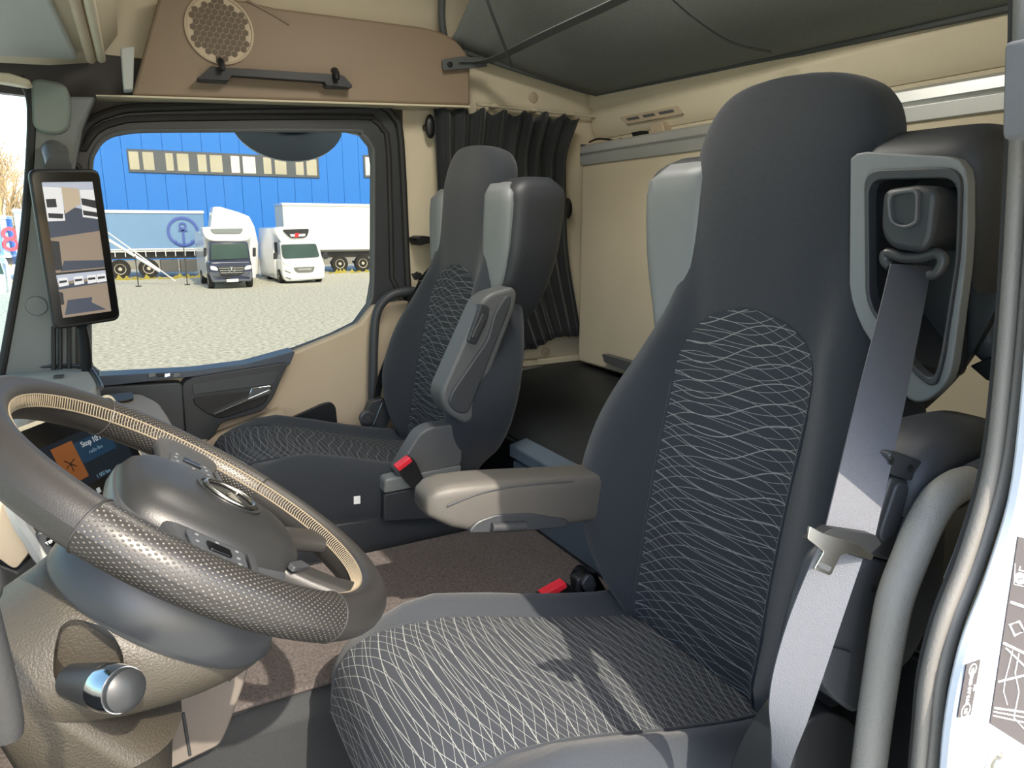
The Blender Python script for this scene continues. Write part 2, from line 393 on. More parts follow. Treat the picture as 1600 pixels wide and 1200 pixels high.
# ---- side header panel above the passenger door with speaker and grab handle
hp = thing('trim_2', (.6, 2.45, 1.66), 'brown beige header panel above the passenger door', kind='structure')
ol = [at(*p, Y=2.45) for p in ((206, 149), (735, 165), (735, 92), (716, 66), (690, 50), (655, 41), (430, 12), (380, 0), (250, -12))]
ol2 = [ol[0], ol[1]] + cat_(ol[2:6], 5) + ol[6:]
MB().prism(ol2, (0, .12, 0)).build('header_panel', mat('brown_beige_plastic', (140, 122, 102), .6, bump=.12, bs=500, var=.04), hp, bevel=.012, seg=3)
MB().prism(ats([(150, 148), (206, 149), (735, 165), (735, 168), (206, 152), (150, 150)], Y=2.446), (0, .1, 0)).build('header_edge', cream, hp)
sp_c = at(343, 47, Y=2.449)
MB().lathe(sp_c, (0, -1, 0), [(.0001, 0), (.098, 0), (.098, .006), (.092, .008), (.0905, .003), (.0001, .003)], 40).build('speaker_grille', beige2, hp)
hx = MB().lathe((0, 0, 0), (0, -1, 0), [(.0001, 0), (.0098, 0), (.0098, .0012), (.0001, .0012)], 6)
first = None
hm = mat('grille_cell', (104, 90, 75), .7)
for i in range(-5, 6):
    for j in range(-5, 6):
        x = i * .0185 + (j % 2) * .00925; z = j * .016
        if x * x + z * z < .083 ** 2:
            if first is None:
                q = MB(); q.v = [p + sp_c + V((x, -.0032, z)) for p in hx.v]; q.f = hx.f
                first = q.build('grille_cell', hm, hp, smooth=False); fx = (x, z)
            else:
                q = first.copy(); C.objects.link(q); q.location = first.location + V((x - fx[0], 0, z - fx[1])); q.parent = hp
MB().tube(cat_(ats([(385, 0), (425, 22), (452, 38)], Y=2.448), 5), .004, 6).build('panel_crease', MATS['brown_beige_plastic'], hp)
gh = thing('grab_handle', at(420, 130, Y=2.44), 'black grab handle with two coat hooks on brown header panel', 'handle')
MB().prism(rnd(ats([(309, 122), (330, 104), (522, 116), (537, 118), (551, 134), (549, 137), (510, 133), (508, 128), (362, 118), (357, 126), (310, 124)], Y=2.40), .005, 3), (0, .032, 0)).build('bar', black, gh, bevel=.006, seg=3)
for a in ([(308, 121), (318, 118), (362, 119), (356, 128), (310, 125)], [(508, 130), (516, 127), (549, 130), (551, 137), (512, 136)]):
    MB().prism(ats(a, Y=2.405), (0, .045, 0)).build('foot', grey_dk, gh, bevel=.003)
for a in ((346, 108), (525, 122)):
    c = at(*a, Y=2.395)
    MB().tube([c + V((0, .02, .025)), c + V((0, 0, .022)), c + V((0, -.012, .008)), c + V((0, -.014, -.006))], [.011, .01, .01, .008], 8).build('coat_hook', black, gh)

# ---- overhead console along the windshield top
oc = thing('overhead_console', (-.3, 1.4, 1.66), 'cream overhead console with grey flaps above the windshield', 'console')
MB().prism([V((-.56, .42, 1.68)), V((-.12, .42, 1.70)), V((.0, .42, 1.72)), V((.06, .42, 1.80)), V((.085, .42, 2.16)), V((-.56, .42, 2.16))], (0, 2.13, 0)).build('console_body', cream, oc, bevel=.02, seg=3)
for y0, y1 in ((.5, 1.02), (1.04, 1.64), (1.66, 2.38)):
    MB().prism(rnd([V((-.52, y0, 1.672)), V((-.075, y0, 1.692)), V((-.045, y1, 1.692)), V((-.52, y1, 1.672))], .03), (0, 0, .02)).build('sun_visor_flap', MATS.get('visor_grey') or mat('visor_grey', (176, 180, 176), .6, var=.03), oc, bevel=.008, seg=3)
MB().tube([V((-.055, .5, 1.702)), V((-.015, 2.39, 1.70))], .012, 10).build('visor_rail', beige2, oc)
MB().tube([V((-.03, .5, 1.705)), V((.01, 2.39, 1.705))], .012, 10).build('console_lip', cream, oc)
MB().prism(rnd(ats([(188, 74), (210, 72), (208, 140), (193, 141)], Y=2.36), .005, 2), (0, .05, 0)).build('reading_lamp', MATS['visor_grey'], oc, bevel=.004)
MB().prism(rnd(ats([(-60, 108), (15, 114), (45, 124), (50, 132), (40, 134), (-60, 118)], Y=2.3), .004, 2), (0, .05, 0)).build('header_clip', cream, oc, bevel=.004)

# ---- driver side B pillar and wall (outside is painted white)
bw = thing('wall_driver', (1.2, .39, 0), 'white painted door pillar and driver side wall', kind='structure')
edge_px = [(1632, -40), (1622, 100), (1612, 300), (1602, 480), (1590, 640), (1572, 780), (1534, 905), (1496, 1006), (1474, 1110), (1464, 1220), (1462, 1330)]
ed = ats(edge_px, Y=YD - .02)
poly = [V((ed[0].x, YD - .02, 2.2))] + cat_(ed, 4) + [V((ed[-1].x, YD - .02, 0)), V((1.95, YD - .02, 0)), V((1.95, YD - .02, 2.2))]
MB().prism(poly, (0, -.012, 0)).build('body_panel', mat('pillar_white_paint', (196, 204, 214), .3, var=.02, coat=.4), bw, bevel=.003)
poly2 = [p + V((.10, .013, 0)) for p in poly[:-3]] + [V((1.9, YD - .007, 0)), V((1.9, YD - .007, 2.2))]
MB().prism(poly2, (0, .04, 0)).build('inner_wall', beige, bw)
inn = ats([(1600, -40), (1597, 100), (1590, 260), (1578, 460), (1562, 640), (1545, 752), (1510, 870), (1472, 970), (1449, 1060), (1440, 1150), (1434, 1220), (1430, 1330)], Y=YD)
inn2 = cat_(inn, 5)
MB().tube(inn2, .0075, 10).build('door_seal_ridge', mat('grey_seal_rubber', (104, 102, 98), .5, bump=.25, bs=400), bw)
MB().tube([p + V((.016, -.002, 0)) for p in inn2], .0105, 10).build('door_seal_lip', MATS['grey_seal_rubber'], bw)
MB().ribbon([p + V((.004, .004, 0)) for p in inn2], [p + V((.05, .002, 0)) for p in inn2], .010, (0, 1, 0)).build('seal_carrier', rubber, bw)
trimp = [p + V((.03, .014, 0)) for p in inn2[:34]]
MB().ribbon([p + V((0, .0, 0)) for p in trimp], [p + V((.04, .0, 0)) for p in trimp], .012, (0, 1, 0)).build('pillar_trim', grey_md, bw)
# rest of the driver side around the door opening (mostly out of frame)
slab('wall_driver_header', (-.75, .335, 1.68), (.95, .40, 2.2), cream, 'header above the driver door opening')
slab('wall_driver_sill', (-.75, .335, -.06), (.95, .375, .16), char, 'sill of the driver door opening')
slab('wall_driver_front', (-.50, .335, 0), (-.42, .375, 1.8), grey_md, 'windshield pillar on the driver side')
c0 = at(1586, 140, Y=.36)
MB().prism(rnd(ats([(1570, 66), (1640, 62), (1640, 222), (1566, 218)], Y=.322), .006, 3), (0, -.02, 0)).build('upper_hinge_cover', grey_md, bw, bevel=.004)
# stickers on the pillar
stk = mat('sticker_black', (58, 52, 54), .5, var=0)
P0 = YD - .0325
def on_pillar(px, py): return at(px, py, Y=P0)
a, b, c2, d2 = [on_pillar(*p) for p in ((1509, 1038), (1531, 1030), (1516, 1116), (1495, 1121))]
ic = MB().prism([a, b, c2, d2], (0, -.0008, 0)).build('approval_sticker', stk, bw); ic['label'] = 'small black approval sticker with white text'
ux = (a - d2).normalized(); uy = (a - b).normalized()
mid_ = (a + b + c2 + d2) / 4; ln = (a - d2).length; wd = (a - b).length
def stxt(body, size, o): return text(body, size, white, bw, basis(o + V((0, -.0012, 0)), ux, uy))
stxt('095.60 8R50', ln * .125, mid_ + ux * ln * .03)
stxt('2S.S', ln * .07, mid_ - uy * wd * .36)
for off, r in ((-.40, .30), (.38, .24)):
    c = mid_ + ux * ln * off
    ring = [c + V((0, -.001, 0)) + ux * math.cos(2 * pi * k / 20) * wd * r + uy * math.sin(2 * pi * k / 20) * wd * r for k in range(20)]
    MB().tube(ring, .0006, 5, loop=True).build('sticker_ring', white, bw)
    stxt('E1' if off < 0 else 'R', wd * r * .9, c)
big = [on_pillar(*p) for p in ((1590, 838), (1680, 860), (1640, 1190), (1546, 1130))]
o_ = MB().prism(big, (0, -.0008, 0)).build('tilting_instruction_sticker', stk, bw); o_['label'] = 'black sticker with white cab tilting diagram'
def line(pts, r=.0007, loop=False):
    MB().tube([on_pillar(*p) + V((0, -.0012, 0)) for p in pts], r, 5, loop=loop).build('sticker_line', white, bw)
line([(1577, 940), (1640, 962)], .0014); line([(1566, 1004), (1640, 1040)], .0014)
line([(1570, 1012), (1640, 1080)], .001); line([(1558, 1064), (1640, 1044)], .001)
line([(1584, 880), (1582, 912), (1600, 916), (1640, 925)], .0004); line([(1592, 884), (1590, 890), (1602, 893)], .0006)
line([(1575, 975), (1590, 970), (1598, 985), (1583, 992)], .0013, True)
line([(1552, 1105), (1600, 1112)], .001); line([(1551, 1111), (1600, 1120)], .0007); line([(1550, 1117), (1600, 1128)], .0007)
line([(1580, 1015), (1574, 1040), (1568, 1062), (1566, 1080), (1572, 1100)], .0005); line([(1590, 1020), (1584, 1050), (1590, 1080), (1582, 1120), (1600, 1140)], .0006)
circ = [(1592 + 9 * math.cos(2 * pi * k / 16), 903 + 9 * math.sin(2 * pi * k / 16)) for k in range(16)]
MB().prism([on_pillar(*p) for p in circ], (0, -.0014, 0)).build('number_disc', white, bw)
text('1', .012, stk, bw, basis(on_pillar(1592, 903) + V((0, -.0016, 0)), ux, uy))
bc = on_pillar(1553, 1190)
MB().lathe(bc, (0, -1, 0), [(.0001, 0), (.017, 0), (.017, .002), (.013, .003), (.012, .0015), (.008, .0015), (.0075, .006), (.0001, .006)], 24).build('striker_bolt', steel, bw)
# ================================================================= rear of the cab
fb = thing('folded_bunk', (1.66, 1.5, .70), 'beige bunk panel folded up against the rear wall with aluminium edge', 'bunk')
XB = 1.66
MB().box((XB, .50, .69), (XB + .06, 2.45, 1.50)).build('bunk_board', beige, fb, bevel=.01)
MB().prism([V((XB - .008, .5, 1.488)), V((XB - .008, .5, 1.524)), V((XB - .002, .5, 1.526)), V((XB - .002, .5, 1.53)), V((XB - .012, .5, 1.533)), V((XB - .008, .5, 1.56)), V((XB + .03, .5, 1.572)), V((XB + .075, .5, 1.572)), V((XB + .075, .5, 1.488))], (0, 1.95, 0)).build('aluminium_rail', alum, fb, bevel=.002)
MB().box((XB - .006, 2.447, 1.49), (XB + .072, 2.453, 1.57)).build('rail_end_cap', grey_dk, fb)
# ledge behind the rail and the bulge of felt on the rear wall
rl = MB().prism([V((1.80, .45, 1.60)), V((1.775, .45, 1.64)), V((1.765, .45, 1.70)), V((1.775, .45, 1.715)), V((1.755, .45, 1.73)), V((1.75, .45, 1.80)), V((1.80, .45, 1.84))], (0, 2.10, 0)).build('trim_3', beige, bevel=.006); struct(rl, 'beige felt ledge along the rear wall')
# vent / lamp strip
vp = thing('vent_strip', (1.77, 2.15, 1.64), 'slim beige slotted vent strip on the rear wall', 'vent')
q = lambda pts, X: [at(*p, X=X) for p in pts]
MB().prism(rnd(q([(968, 183), (1058, 165), (1066, 178), (979, 194)], 1.768), .006, 3), (.03, 0, 0)).build('vent_body', beige2, vp, bevel=.003)
for t0, t1 in ((.08, .3), (.38, .58), (.66, .9)):
    A, B, Cc, D = [at(*p, X=1.766) for p in ((968, 183), (1058, 165), (1066, 178), (979, 194))]
    pts = [lerp(lerp(A, B, t), lerp(D, Cc, t), u) for t, u in ((t0, .3), (t1, .3), (t1, .62), (t0, .62))]
    MB().prism(pts, (.005, 0, 0)).build('vent_slot', grey_md, vp)
hk = MB().prism(rnd(q([(986, 207), (1004, 204), (1004, 222), (990, 216)], 1.735), .005, 3), (.03, 0, 0)).build('charger_plug', black, bevel=.003); tag(hk, 'small black plug standing on the bunk rail', 'plug')
cl = MB().prism(rnd(q([(1014, 216), (1016, 194), (1034, 188), (1038, 210)], 1.76), .014, 4), (.04, 0, 0)).build('wall_holder', beige2, bevel=.004); tag(cl, 'small beige holder on rear wall above the bunk rail', 'holder')
cb = MB().tube(cat_([at(*p, X=1.72) for p in ((921, 222), (934, 217), (950, 218), (962, 220), (970, 217), (978, 219))], 4), .004, 6).build('cable', black); tag(cb, 'thin black cable lying on the aluminium bunk rail', 'cable')
# bunk base / storage boxes
bb = thing('storage_chest', (1.35, 1.55, 0), 'black storage chest behind the seats below the bunk', 'chest')
MB().box((1.02, .46, .0), (1.79, 2.54, .60)).build('base_box', black, bb, bevel=.01)
MB().prism([V((1.02, .5, .60)), V((1.78, .5, .60)), V((1.78, .5, .675)), V((1.6, .5, .675)), V((1.06, .5, .625))], (0, 2.03, 0)).build('base_lid', mat('black_lid', (36, 40, 42), .55, bump=.2, bs=300), bb, bevel=.01)
MB().tube([V((1.08, 1.98, .63)), V((1.10, 2.05, .672)), V((1.12, 2.18, .672)), V((1.13, 2.24, .633))], .007, 8).build('lid_handle', grey_md, bb)
MB().prism(rnd(q([(940, 553), (1010, 573), (1010, 592), (944, 566)], 1.62), .006, 3), (.03, 0, 0)).build('base_bracket', grey_md, bb, bevel=.004)
MB().prism([V((1.02, 1.02, .40)), V((1.02, 1.30, .40)), V((1.02, 1.30, .50)), V((1.02, 1.02, .50))], (-.012, 0, 0)).build('base_front_plate', char, bb, bevel=.004)
dw = thing('fridge_drawer', (.96, 1.4, .3), 'blue grey pull out drawer between the seats', 'drawer')
A = at(822, 690, X=1.0); B = at(915, 748, X=1.0)
MB().box((.955, 1.235, .41), (1.005, A.y, A.z - .05)).build('drawer_front', mat('drawer_blue_grey', (88, 100, 112), .4, bump=.05, bs=400), dw, bevel=.006)
MB().prism([V((.945, A.y + .005, A.z - .04)), V((.945, A.y + .005, A.z)), V((1.005, A.y + .005, A.z + .012)), V((1.005, A.y + .005, A.z - .04))], (0, 1.235 - A.y, 0)).build('drawer_lid', MATS['drawer_blue_grey'], dw, bevel=.006)
# engine tunnel with carpet
tn = thing('engine_tunnel', (.4, 1.45, 0), 'low engine tunnel with dark carpet between the seats', 'tunnel')
MB().prism([V((-.5, 1.16, 0)), V((-.5, 1.19, .36)), V((-.5, 1.22, .392)), V((-.5, 1.69, .392)), V((-.5, 1.72, .36)), V((-.5, 1.74, 0))], (1.5, 0, 0)).build('tunnel_body', matting, tn, bevel=.01)
MB().prism([V((-.3, 1.212, .392)), V((.985, 1.212, .392)), V((.985, 1.705, .392)), V((-.3, 1.705, .392))], (0, 0, .012)).build('carpet', carpet, tn, bevel=.006, seg=3)
fm = MB().prism(rnd([V((-.45, .44, .004)), V((.42, .44, .004)), V((.42, 1.14, .004)), V((-.45, 1.14, .004))], .06), (0, 0, .012)).build('floor_mat', matting, bevel=.004); tag(fm, 'dark rubber floor mat in the driver footwell', 'mat')

# ---- net under the upper bunk
net = thing('bunk_net', (1.4, 1.5, 1.8), 'black mesh net with straps stretched under the roof', 'net')
NR = 26
def npt(u, v):           # u along Y (0 at passenger wall), v from rear wall (0) to front (1)
    y = lerp(2.50, .46, u); x0 = 1.765
    xf = 1.10 + .05 * math.sin(u * pi)
    zr = lerp(1.772, 1.705, u); zf = lerp(1.88, 2.02, min(1, u * 1.4)) + .12 * sm(u, 0, .12)
    x = lerp(x0, xf, v); z = lerp(zr, zf, v ** 1.15) - .045 * math.sin(v * pi) * math.sin(min(1, u * 1.2) * pi)
    return V((x, y, z))
MB().rows([[npt(i / NR, j / NR) for j in range(NR + 1)] for i in range(NR + 1)]).build('mesh_net', netm, net, solid=.004)
def strap(pts, wv, name='strap'):
    pts = cat_(pts, 8); MB().ribbon([p - V(wv) for p in pts], [p + V(wv) for p in pts], .003, (0, 0, -1)).build(name, strapm, net)
strap([at(722, 98, Y=2.425), at(768, 93, Y=2.36), at(850, 54, Z=1.80), at(970, -2, Z=1.83), at(1080, -60, Z=1.86)], (.022, .014, 0))
strap([at(800, 104, Z=1.775), at(785, 62, Z=1.80), at(765, 10, Z=1.83), at(752, -40, Z=1.86)], (.002, .011, 0))
strap([at(1020, -30, Z=1.77), at(1085, 28, Z=1.752), at(1145, 66, Z=1.74), at(1205, 80, Z=1.735)], (.011, .008, 0), 'hem_band')
MB().tube([npt(u / 20, 0) + V((-.004, -.0, -.004)) for u in range(21)], .010, 8).build('rear_hem', strapm, net)
MB().tube([npt(.0, v / 12) + V((0, -.008, 0)) for v in range(13)], .011, 8).build('side_hem', strapm, net)
MB().tube(cat_([npt(.0, 1), npt(.01, 1) + V((-.03, -.01, .08)), npt(.02, 1) + V((-.03, -.01, .2)), V((1.08, 2.44, 2.15))], 5), .014, 8).build('front_hem', strapm, net)
sc0 = at(705, 100, Y=2.44)
MB().prism(rnd(ats([(691, 93), (722, 88), (760, 90), (762, 104), (722, 108), (693, 110)], Y=2.425), .006, 3), (0, .008, 0)).build('strap_end', strapm, net, bevel=.002)
MB().lathe(at(703, 101, Y=2.425), (0, -1, 0), [(.0001, 0), (.010, 0), (.009, .005), (.0001, .006)], 14).build('snap_button', black, net)

# ---- curtain on the passenger side wall
cu = thing('curtain', (1.4, 2.48, .8), 'black gathered curtain hanging by the passenger seat', 'curtain')
rows = []
NT, NZ = 150, 26
for i in range(NZ + 1):
    v = i / NZ
    tl = at(676, 168, Y=2.49); tr = at(903, 182, Y=2.49); bl_ = at(790, 556, Y=2.49); br = at(907, 520, Y=2.49)
    l = V((tab(v, [(0, tl.x), (.45, tl.x + .02), (.75, tl.x + .12), (1, bl_.x - .05)]), 0, lerp(tl.z, bl_.z, v)))
    r = V((tab(v, [(0, tr.x), (.2, tr.x - .06), (.5, tr.x - .05), (1, br.x)]), 0, lerp(tr.z - .005, br.z, v)))
    row = []
    for j in range(NT + 1):
        u = j / NT
        ph = u * 2 * pi * 9 + .9 * math.sin(u * 9) + .35 * math.sin(v * 3 + u * 5)
        amp = .020 * (1 - .25 * v) * (.7 + .3 * math.sin(u * 17 + 1)) + .007 * math.sin(ph * 2.3 + v * 2)
        z = lerp(l.z, r.z, u) + (.012 * math.sin(u * 14 * pi) * (1 - sm(v, 0, .06))) + (.010 * math.sin(u * 11) * sm(v, .9, 1))
        row.append(V((lerp(l.x, r.x, u) + .006 * math.sin(ph + 1), 2.485 + amp * math.sin(ph), z)))
    rows.append(row)
MB().rows(rows).build('cloth', curtainm, cu, solid=.003)
cr_ = thing('curtain_rail', at(830, 172, Y=2.53), 'thin white curtain rail on the beige side wall', 'rail')
a, b = at(745, 163, Y=2.525), at(918, 181, Y=2.525)
MB().tube([a, b, b + V((.06, -.02, -.004))], .006, 8).build('rail_bar', cream, cr_)
for t in (.15, .5, .85):
    c = lerp(a, b, t); MB().box(c - V((.012, .012, .006)), c + V((.012, .03, .008))).build('rail_clip', cream, cr_, bevel=.002)
for px, py, lab in ((671, 198, 'black oval holdback beside the top of the curtain'), (912, 522, 'black oval holdback below the hem of the curtain'), (886, 326, 'black oval holdback halfway down the edge of the curtain')):
    c = at(px, py, Y=2.52)
    k = thing('curtain_holdback', c, lab, 'holdback')
    MB().lathe(c + V((0, .035, 0)), (0, -1, 0), [(.0001, 0), (.014, 0), (.012, .02), (.014, .03)], 14).build('stem', black, k)
    mb = MB(); 
    mb.rows([[c + V((math.cos(2 * pi * j / 18) * .019 * s_, -y_, math.sin(2 * pi * j / 18) * .042 * s_)) for j in range(18)] for s_, y_ in ((.6, -.004), (.95, 0), (1, .008), (.8, .016), (.3, .02))], closed=True); mb.build('cap', black, k)
# belt hook on the side wall by the passenger shoulder
bh = thing('belt_hook', at(668, 376, Y=2.53), 'black belt guide hook on beige pillar beside passenger seat', 'hook')
MB().prism(rnd(ats([(651, 372), (660, 368), (688, 372), (690, 380), (668, 380), (656, 384)], Y=2.47), .006, 3), (0, .09, 0)).build('hook_body', black, bh, bevel=.004)
# passenger side pillar grab handle
pg = thing('grab_handle', at(590, 560, Y=2.44), 'dark grey pillar handle beside the passenger seat', 'handle')
MB().tube(cat_(ats([(648, 455), (620, 458), (600, 470), (588, 492), (584, 540), (582, 650)], Y=2.44), 6), .017, 10).build('tube', grey_dk, pg)
for p in ((646, 456), (582, 648)):
    c = at(*p, Y=2.44); MB().tube([c, c + V((0, .12, 0))], .015, 8).build('mount', grey_dk, pg)
# driver side pillar: grab handle, hook
dg = thing('grab_handle', at(1370, 1180, Y=.45), 'grey textured grab handle beside the driver seat', 'handle')
hp_ = cat_(ats([(1522, 752), (1498, 758), (1470, 778), (1446, 816), (1422, 872), (1400, 930), (1388, 985), (1376, 1060), (1366, 1130), (1356, 1210), (1346, 1290)], Y=.435), 5)
MB().tube(hp_, .0195, 18).build('tube', mat('grey_grip', (140, 137, 130), .5, bump=.6, bs=420, var=.05), dg)
MB().tube([at(1518, 752, Y=.435), at(1518, 752, Y=.435) + V((.05, -.01, .01))], [.021, .024], 14).build('mount', grey_dk, dg)
MB().tube([hp_[-1], hp_[-1] + V((.05, -.01, -.06))], .02, 12).build('mount', grey_dk, dg)
h1 = at(1555, 535, X=1.1)
dh = thing('belt_hook', h1 + V((0, -.05, 0)), 'black belt guide hook on the inner driver side pillar', 'hook')
MB().tube(cat_([at(*p, X=1.1) for p in ((1600, 470), (1566, 482), (1545, 500), (1536, 525), (1545, 545), (1575, 552))], 5), .020, 10, flat=.5).build('hook_loop', grey_dk, dh)
MB().prism([at(*p, X=1.08) for p in ((1514, 572), (1545, 558), (1600, 552), (1600, 600), (1541, 595))], (.03, 0, 0)).build('hook_tab', black, dh, bevel=.003)
# bar at the front edge of the driver door opening
fg = thing('grab_handle', at(20, 1160, Y=.36), 'dark grey bar at the front edge of driver door opening', 'handle')
bp = cat_([at(12, 1152, Y=.36), at(6, 1100, Y=.36), at(-10, 1030, Y=.36), at(-30, 950, Y=.36), at(-50, 850, Y=.36), V((-.12, .37, 1.25)), V((-.25, .38, 1.42)), V((-.46, .39, 1.5))], 5)
MB().tube(bp, [.006, .0065] + [.0068] * (len(bp) - 3) + [.012], 12).build('bar', rubber, fg)
# ---- fill lamp added on the roof, out of frame, to brighten the rear walls
cl_ = thing('added_fill_lamp', (.75, 1.47, 2.16), 'added unseen fill lamp on the roof lining', 'lamp')
MB().prism(rnd([V((.60, 1.17, 2.16)), V((.90, 1.17, 2.16)), V((.90, 1.77, 2.16)), V((.60, 1.77, 2.16))], .03), (0, 0, -.018)).build('fill_lamp_housing', cream, cl_, bevel=.005)
MB().prism(rnd([V((.62, 1.19, 2.143)), V((.88, 1.19, 2.143)), V((.88, 1.75, 2.143)), V((.62, 1.75, 2.143))], .02), (0, 0, -.004)).build('fill_lamp_lens', mat('fill_lamp_lens', (255, 244, 222), .4, var=0, emit=3.0), cl_)  # glowing panel of the added fill lamp
al = bpy.data.lights.new('added_fill_light', 'AREA'); al.shape = 'RECTANGLE'; al.size = .26; al.size_y = .56; al.energy = 9; al.color = (1, .95, .86)  # added fill light, daylight alone leaves the rear walls dark
ao = bpy.data.objects.new('added_fill_light', al); C.objects.link(ao); ao.parent = cl_; ao.location = (0, 0, -.03)
# ================================================================= seats
def make_seat(cx, cy, so, slope, lab, group, driver, zc=0.0):
    HK = (.983 - zc) / .983            # backrest stretch so that both headrests end level
    S = thing('driver_seat' if driver else 'passenger_seat', (cx - .25, cy, .0), lab, 'seat')
    W = lambda a, b, z: V((cx + a, cy + so * b, z))
    CW = lambda a, b, z: V((cx + a, cy + so * b, z + zc))
    Zb = lambda h: .505 + zc + h * HK
    # ---- cushion
    zt_ = [(-.625, .545), (-.615, .60), (-.59, .635), (-.55, .652), (-.48, .652), (-.35, .625), (-.2, .578), (0, .53), (.06, .525)]
    zb_ = [(-.625, .50), (-.615, .47), (-.59, .45), (-.5, .44), (.06, .42)]
    hw_ = [(-.625, .20), (-.615, .225), (-.59, .245), (-.5, .262), (0, .265), (.06, .255)]
    def ctop(a, b):
        zt, zb, hw = tab(a, zt_), tab(a, zb_), tab(a, hw_); h = (zt - zb) / 2; m = (zt + zb) / 2
        k = max(0, 1 - abs(b / hw) ** 4) ** .25
        bol = .040 * sm(abs(b), .172, .228) * sm(a, -.60, -.42) 
        return m + h * k + bol * min(1, k * 1.3)
    rows = []; n = 56
    for a in [-.625, -.622, -.615, -.605, -.59, -.57, -.55, -.52, -.48, -.42, -.36, -.3, -.24, -.18, -.12, -.06, 0, .06]:
        zt, zb, hw = tab(a, zt_), tab(a, zb_), tab(a, hw_); h = (zt - zb) / 2; m = (zt + zb) / 2; row = []
        for j in range(n):
            t = 2 * pi * j / n; b = hw * sup(math.cos(t), .5); z = m + h * sup(math.sin(t), .5)
            if math.sin(t) > 0: z += .040 * sm(abs(b), .172, .228) * sm(a, -.60, -.42) * min(1, sup(math.sin(t), .5) * 1.3)
            row.append(CW(a, b, z))
        rows.append(row)
    MB().rows(rows, closed=True).build('cushion', fabric, S, ang=60)
    path = [(-.629, .53)] + [(a, None) for a in (-.624, -.617, -.607, -.592, -.572, -.55, -.5, -.42, -.34, -.26, -.18, -.1, -.02, .03)]
    rows = []; nb = 22; uvr = []; d = 0; last = None; mb = MB(); ds = []
    for a, z in path:
        row = []
        for j in range(nb + 1):
            b = -.177 + .354 * j / nb
            zz = (z if z is not None else ctop(a, b) + .004)
            row.append(CW(a - (.003 if a < -.58 else 0), b, zz))
        if last: d += (row[nb // 2] - last).length
        last = row[nb // 2]; ds.append(d); rows.append(row)
    mb.rows(rows, uv=lambda i, j: (j * .354, ds[round(i * (len(rows) - 1))])).build('cushion_insert', weave_c, S, ang=80)
    for sgn in (-1, 1):
        MB().tube([CW(a, sgn * .178, ctop(a, .178) + .003) for a in (-.61, -.59, -.55, -.48, -.4, -.3, -.2, -.1, 0)], .003, 6).build('cushion_seam', fabric, S)
    # ---- base
    MB().prism([CW(-.55, -.235, .30), CW(-.56, -.235, .47), CW(.10, -.235, .45), CW(.12, -.235, .30)], (0, so * .47, 0)).build('base_cover', grey_dk, S, bevel=.015, seg=3)
    mb = MB()
    for k in range(5 if not driver else 3): mb.box(W(-.42, -.2, .09 + k * .042) if so > 0 else W(-.42, .2, .09 + k * .042), W(.05, .2, .122 + k * .042) if so > 0 else W(.05, -.2, .122 + k * .042))
    mb.build('suspension_bellows', rubber, S, bevel=.008)
    for b in (-.2, .2): MB().box((cx - .5, cy + b - .02, .02), (cx + .12, cy + b + .02, .085)).build('seat_rail', black, S, bevel=.004)
    MB().box((cx - .45, cy - .22, .0), (cx + .1, cy + .22, .03)).build('floor_plate', black, S, bevel=.004)
    # ---- backrest
    hw = [(0, .20), (.05, .235), (.12, .31), (.2, .352), (.28, .364), (.36, .352), (.45, .318), (.54, .27), (.62, .228), (.70, .208), (.8, .200), (.88, .194), (.92, .182), (.95, .16), (.97, .125), (.98, .08), (.983, .03)]
    th = [(0, .10), (.1, .13), (.4, .135), (.6, .12), (.9, .115), (.95, .10), (.975, .06), (.983, .02)]
    bo = [(0, .02), (.1, .07), (.25, .10), (.4, .09), (.55, .05), (.68, .015), (.8, .0), (.983, 0)]
    def ac(h): return slope * h - .035 * sm(h, .55, .9) + .012 * math.sin(min(1, h / .5) * pi) * -1
    def asm(h, b):
        w_ = tab(h, hw)
        return -tab(h, bo) * sm(abs(b), .13, max(.2, w_ * .8)) * 1.0
    def front(h, b):
        w_, t = tab(h, hw), tab(h, th) / 2
        k = max(0, 1 - min(1, abs(b / w_)) ** 3.3) ** (1 / 3.3)
        return ac(h) + t - t * k + asm(h, b) * k ** .5
    rows = []; n = 60
    hs = [i * .02 for i in range(45)] + [.89, .90, .91, .92, .93, .94, .95, .957, .963, .969, .974, .978, .981, .983]
    for h in hs:
        w_, t2 = tab(h, hw), tab(h, th) / 2; row = []
        for j in range(n):
            t = 2 * pi * j / n; b = w_ * sup(math.cos(t), .6); d_ = sup(math.sin(t), .6)
            a = ac(h) + t2 - t2 * d_ + (asm(h, b) * max(0, d_) ** .5 if d_ > 0 else asm(h, b) * .35 * 0)
            row.append(W(a, b, Zb(h)))
        rows.append(row)
    MB().rows(rows, closed=True).build('backrest', fabric, S, ang=60)
    # patterned back insert with arched top
    rows = []; nb = 26; hh = [.03 + .6 * i / 44 for i in range(45)]
    for h in hh:
        top = .155 * (max(0.0, 1 - max(0, (h - .50) / .131) ** 2.6)) ** .5 if h > .5 else .155
        bw_ = max(.004, min(.155, top)); rows.append([W(front(h, b) - .004, b, Zb(h)) for b in [-bw_ + 2 * bw_ * j / nb for j in range(nb + 1)]])
    mb = MB(); us = []
    for i, r in enumerate(rows):
        for p in r: us.append((so * (p.y - cy) + .155, (p.z - .5)))
    m_ = len(rows[0]); mb.add([p for r in rows for p in r], [(i * m_ + j, i * m_ + j + 1, (i + 1) * m_ + j + 1, (i + 1) * m_ + j) for i in range(len(rows) - 1) for j in range(m_ - 1)], us)
    mb.build('back_insert', weave, S, ang=80)
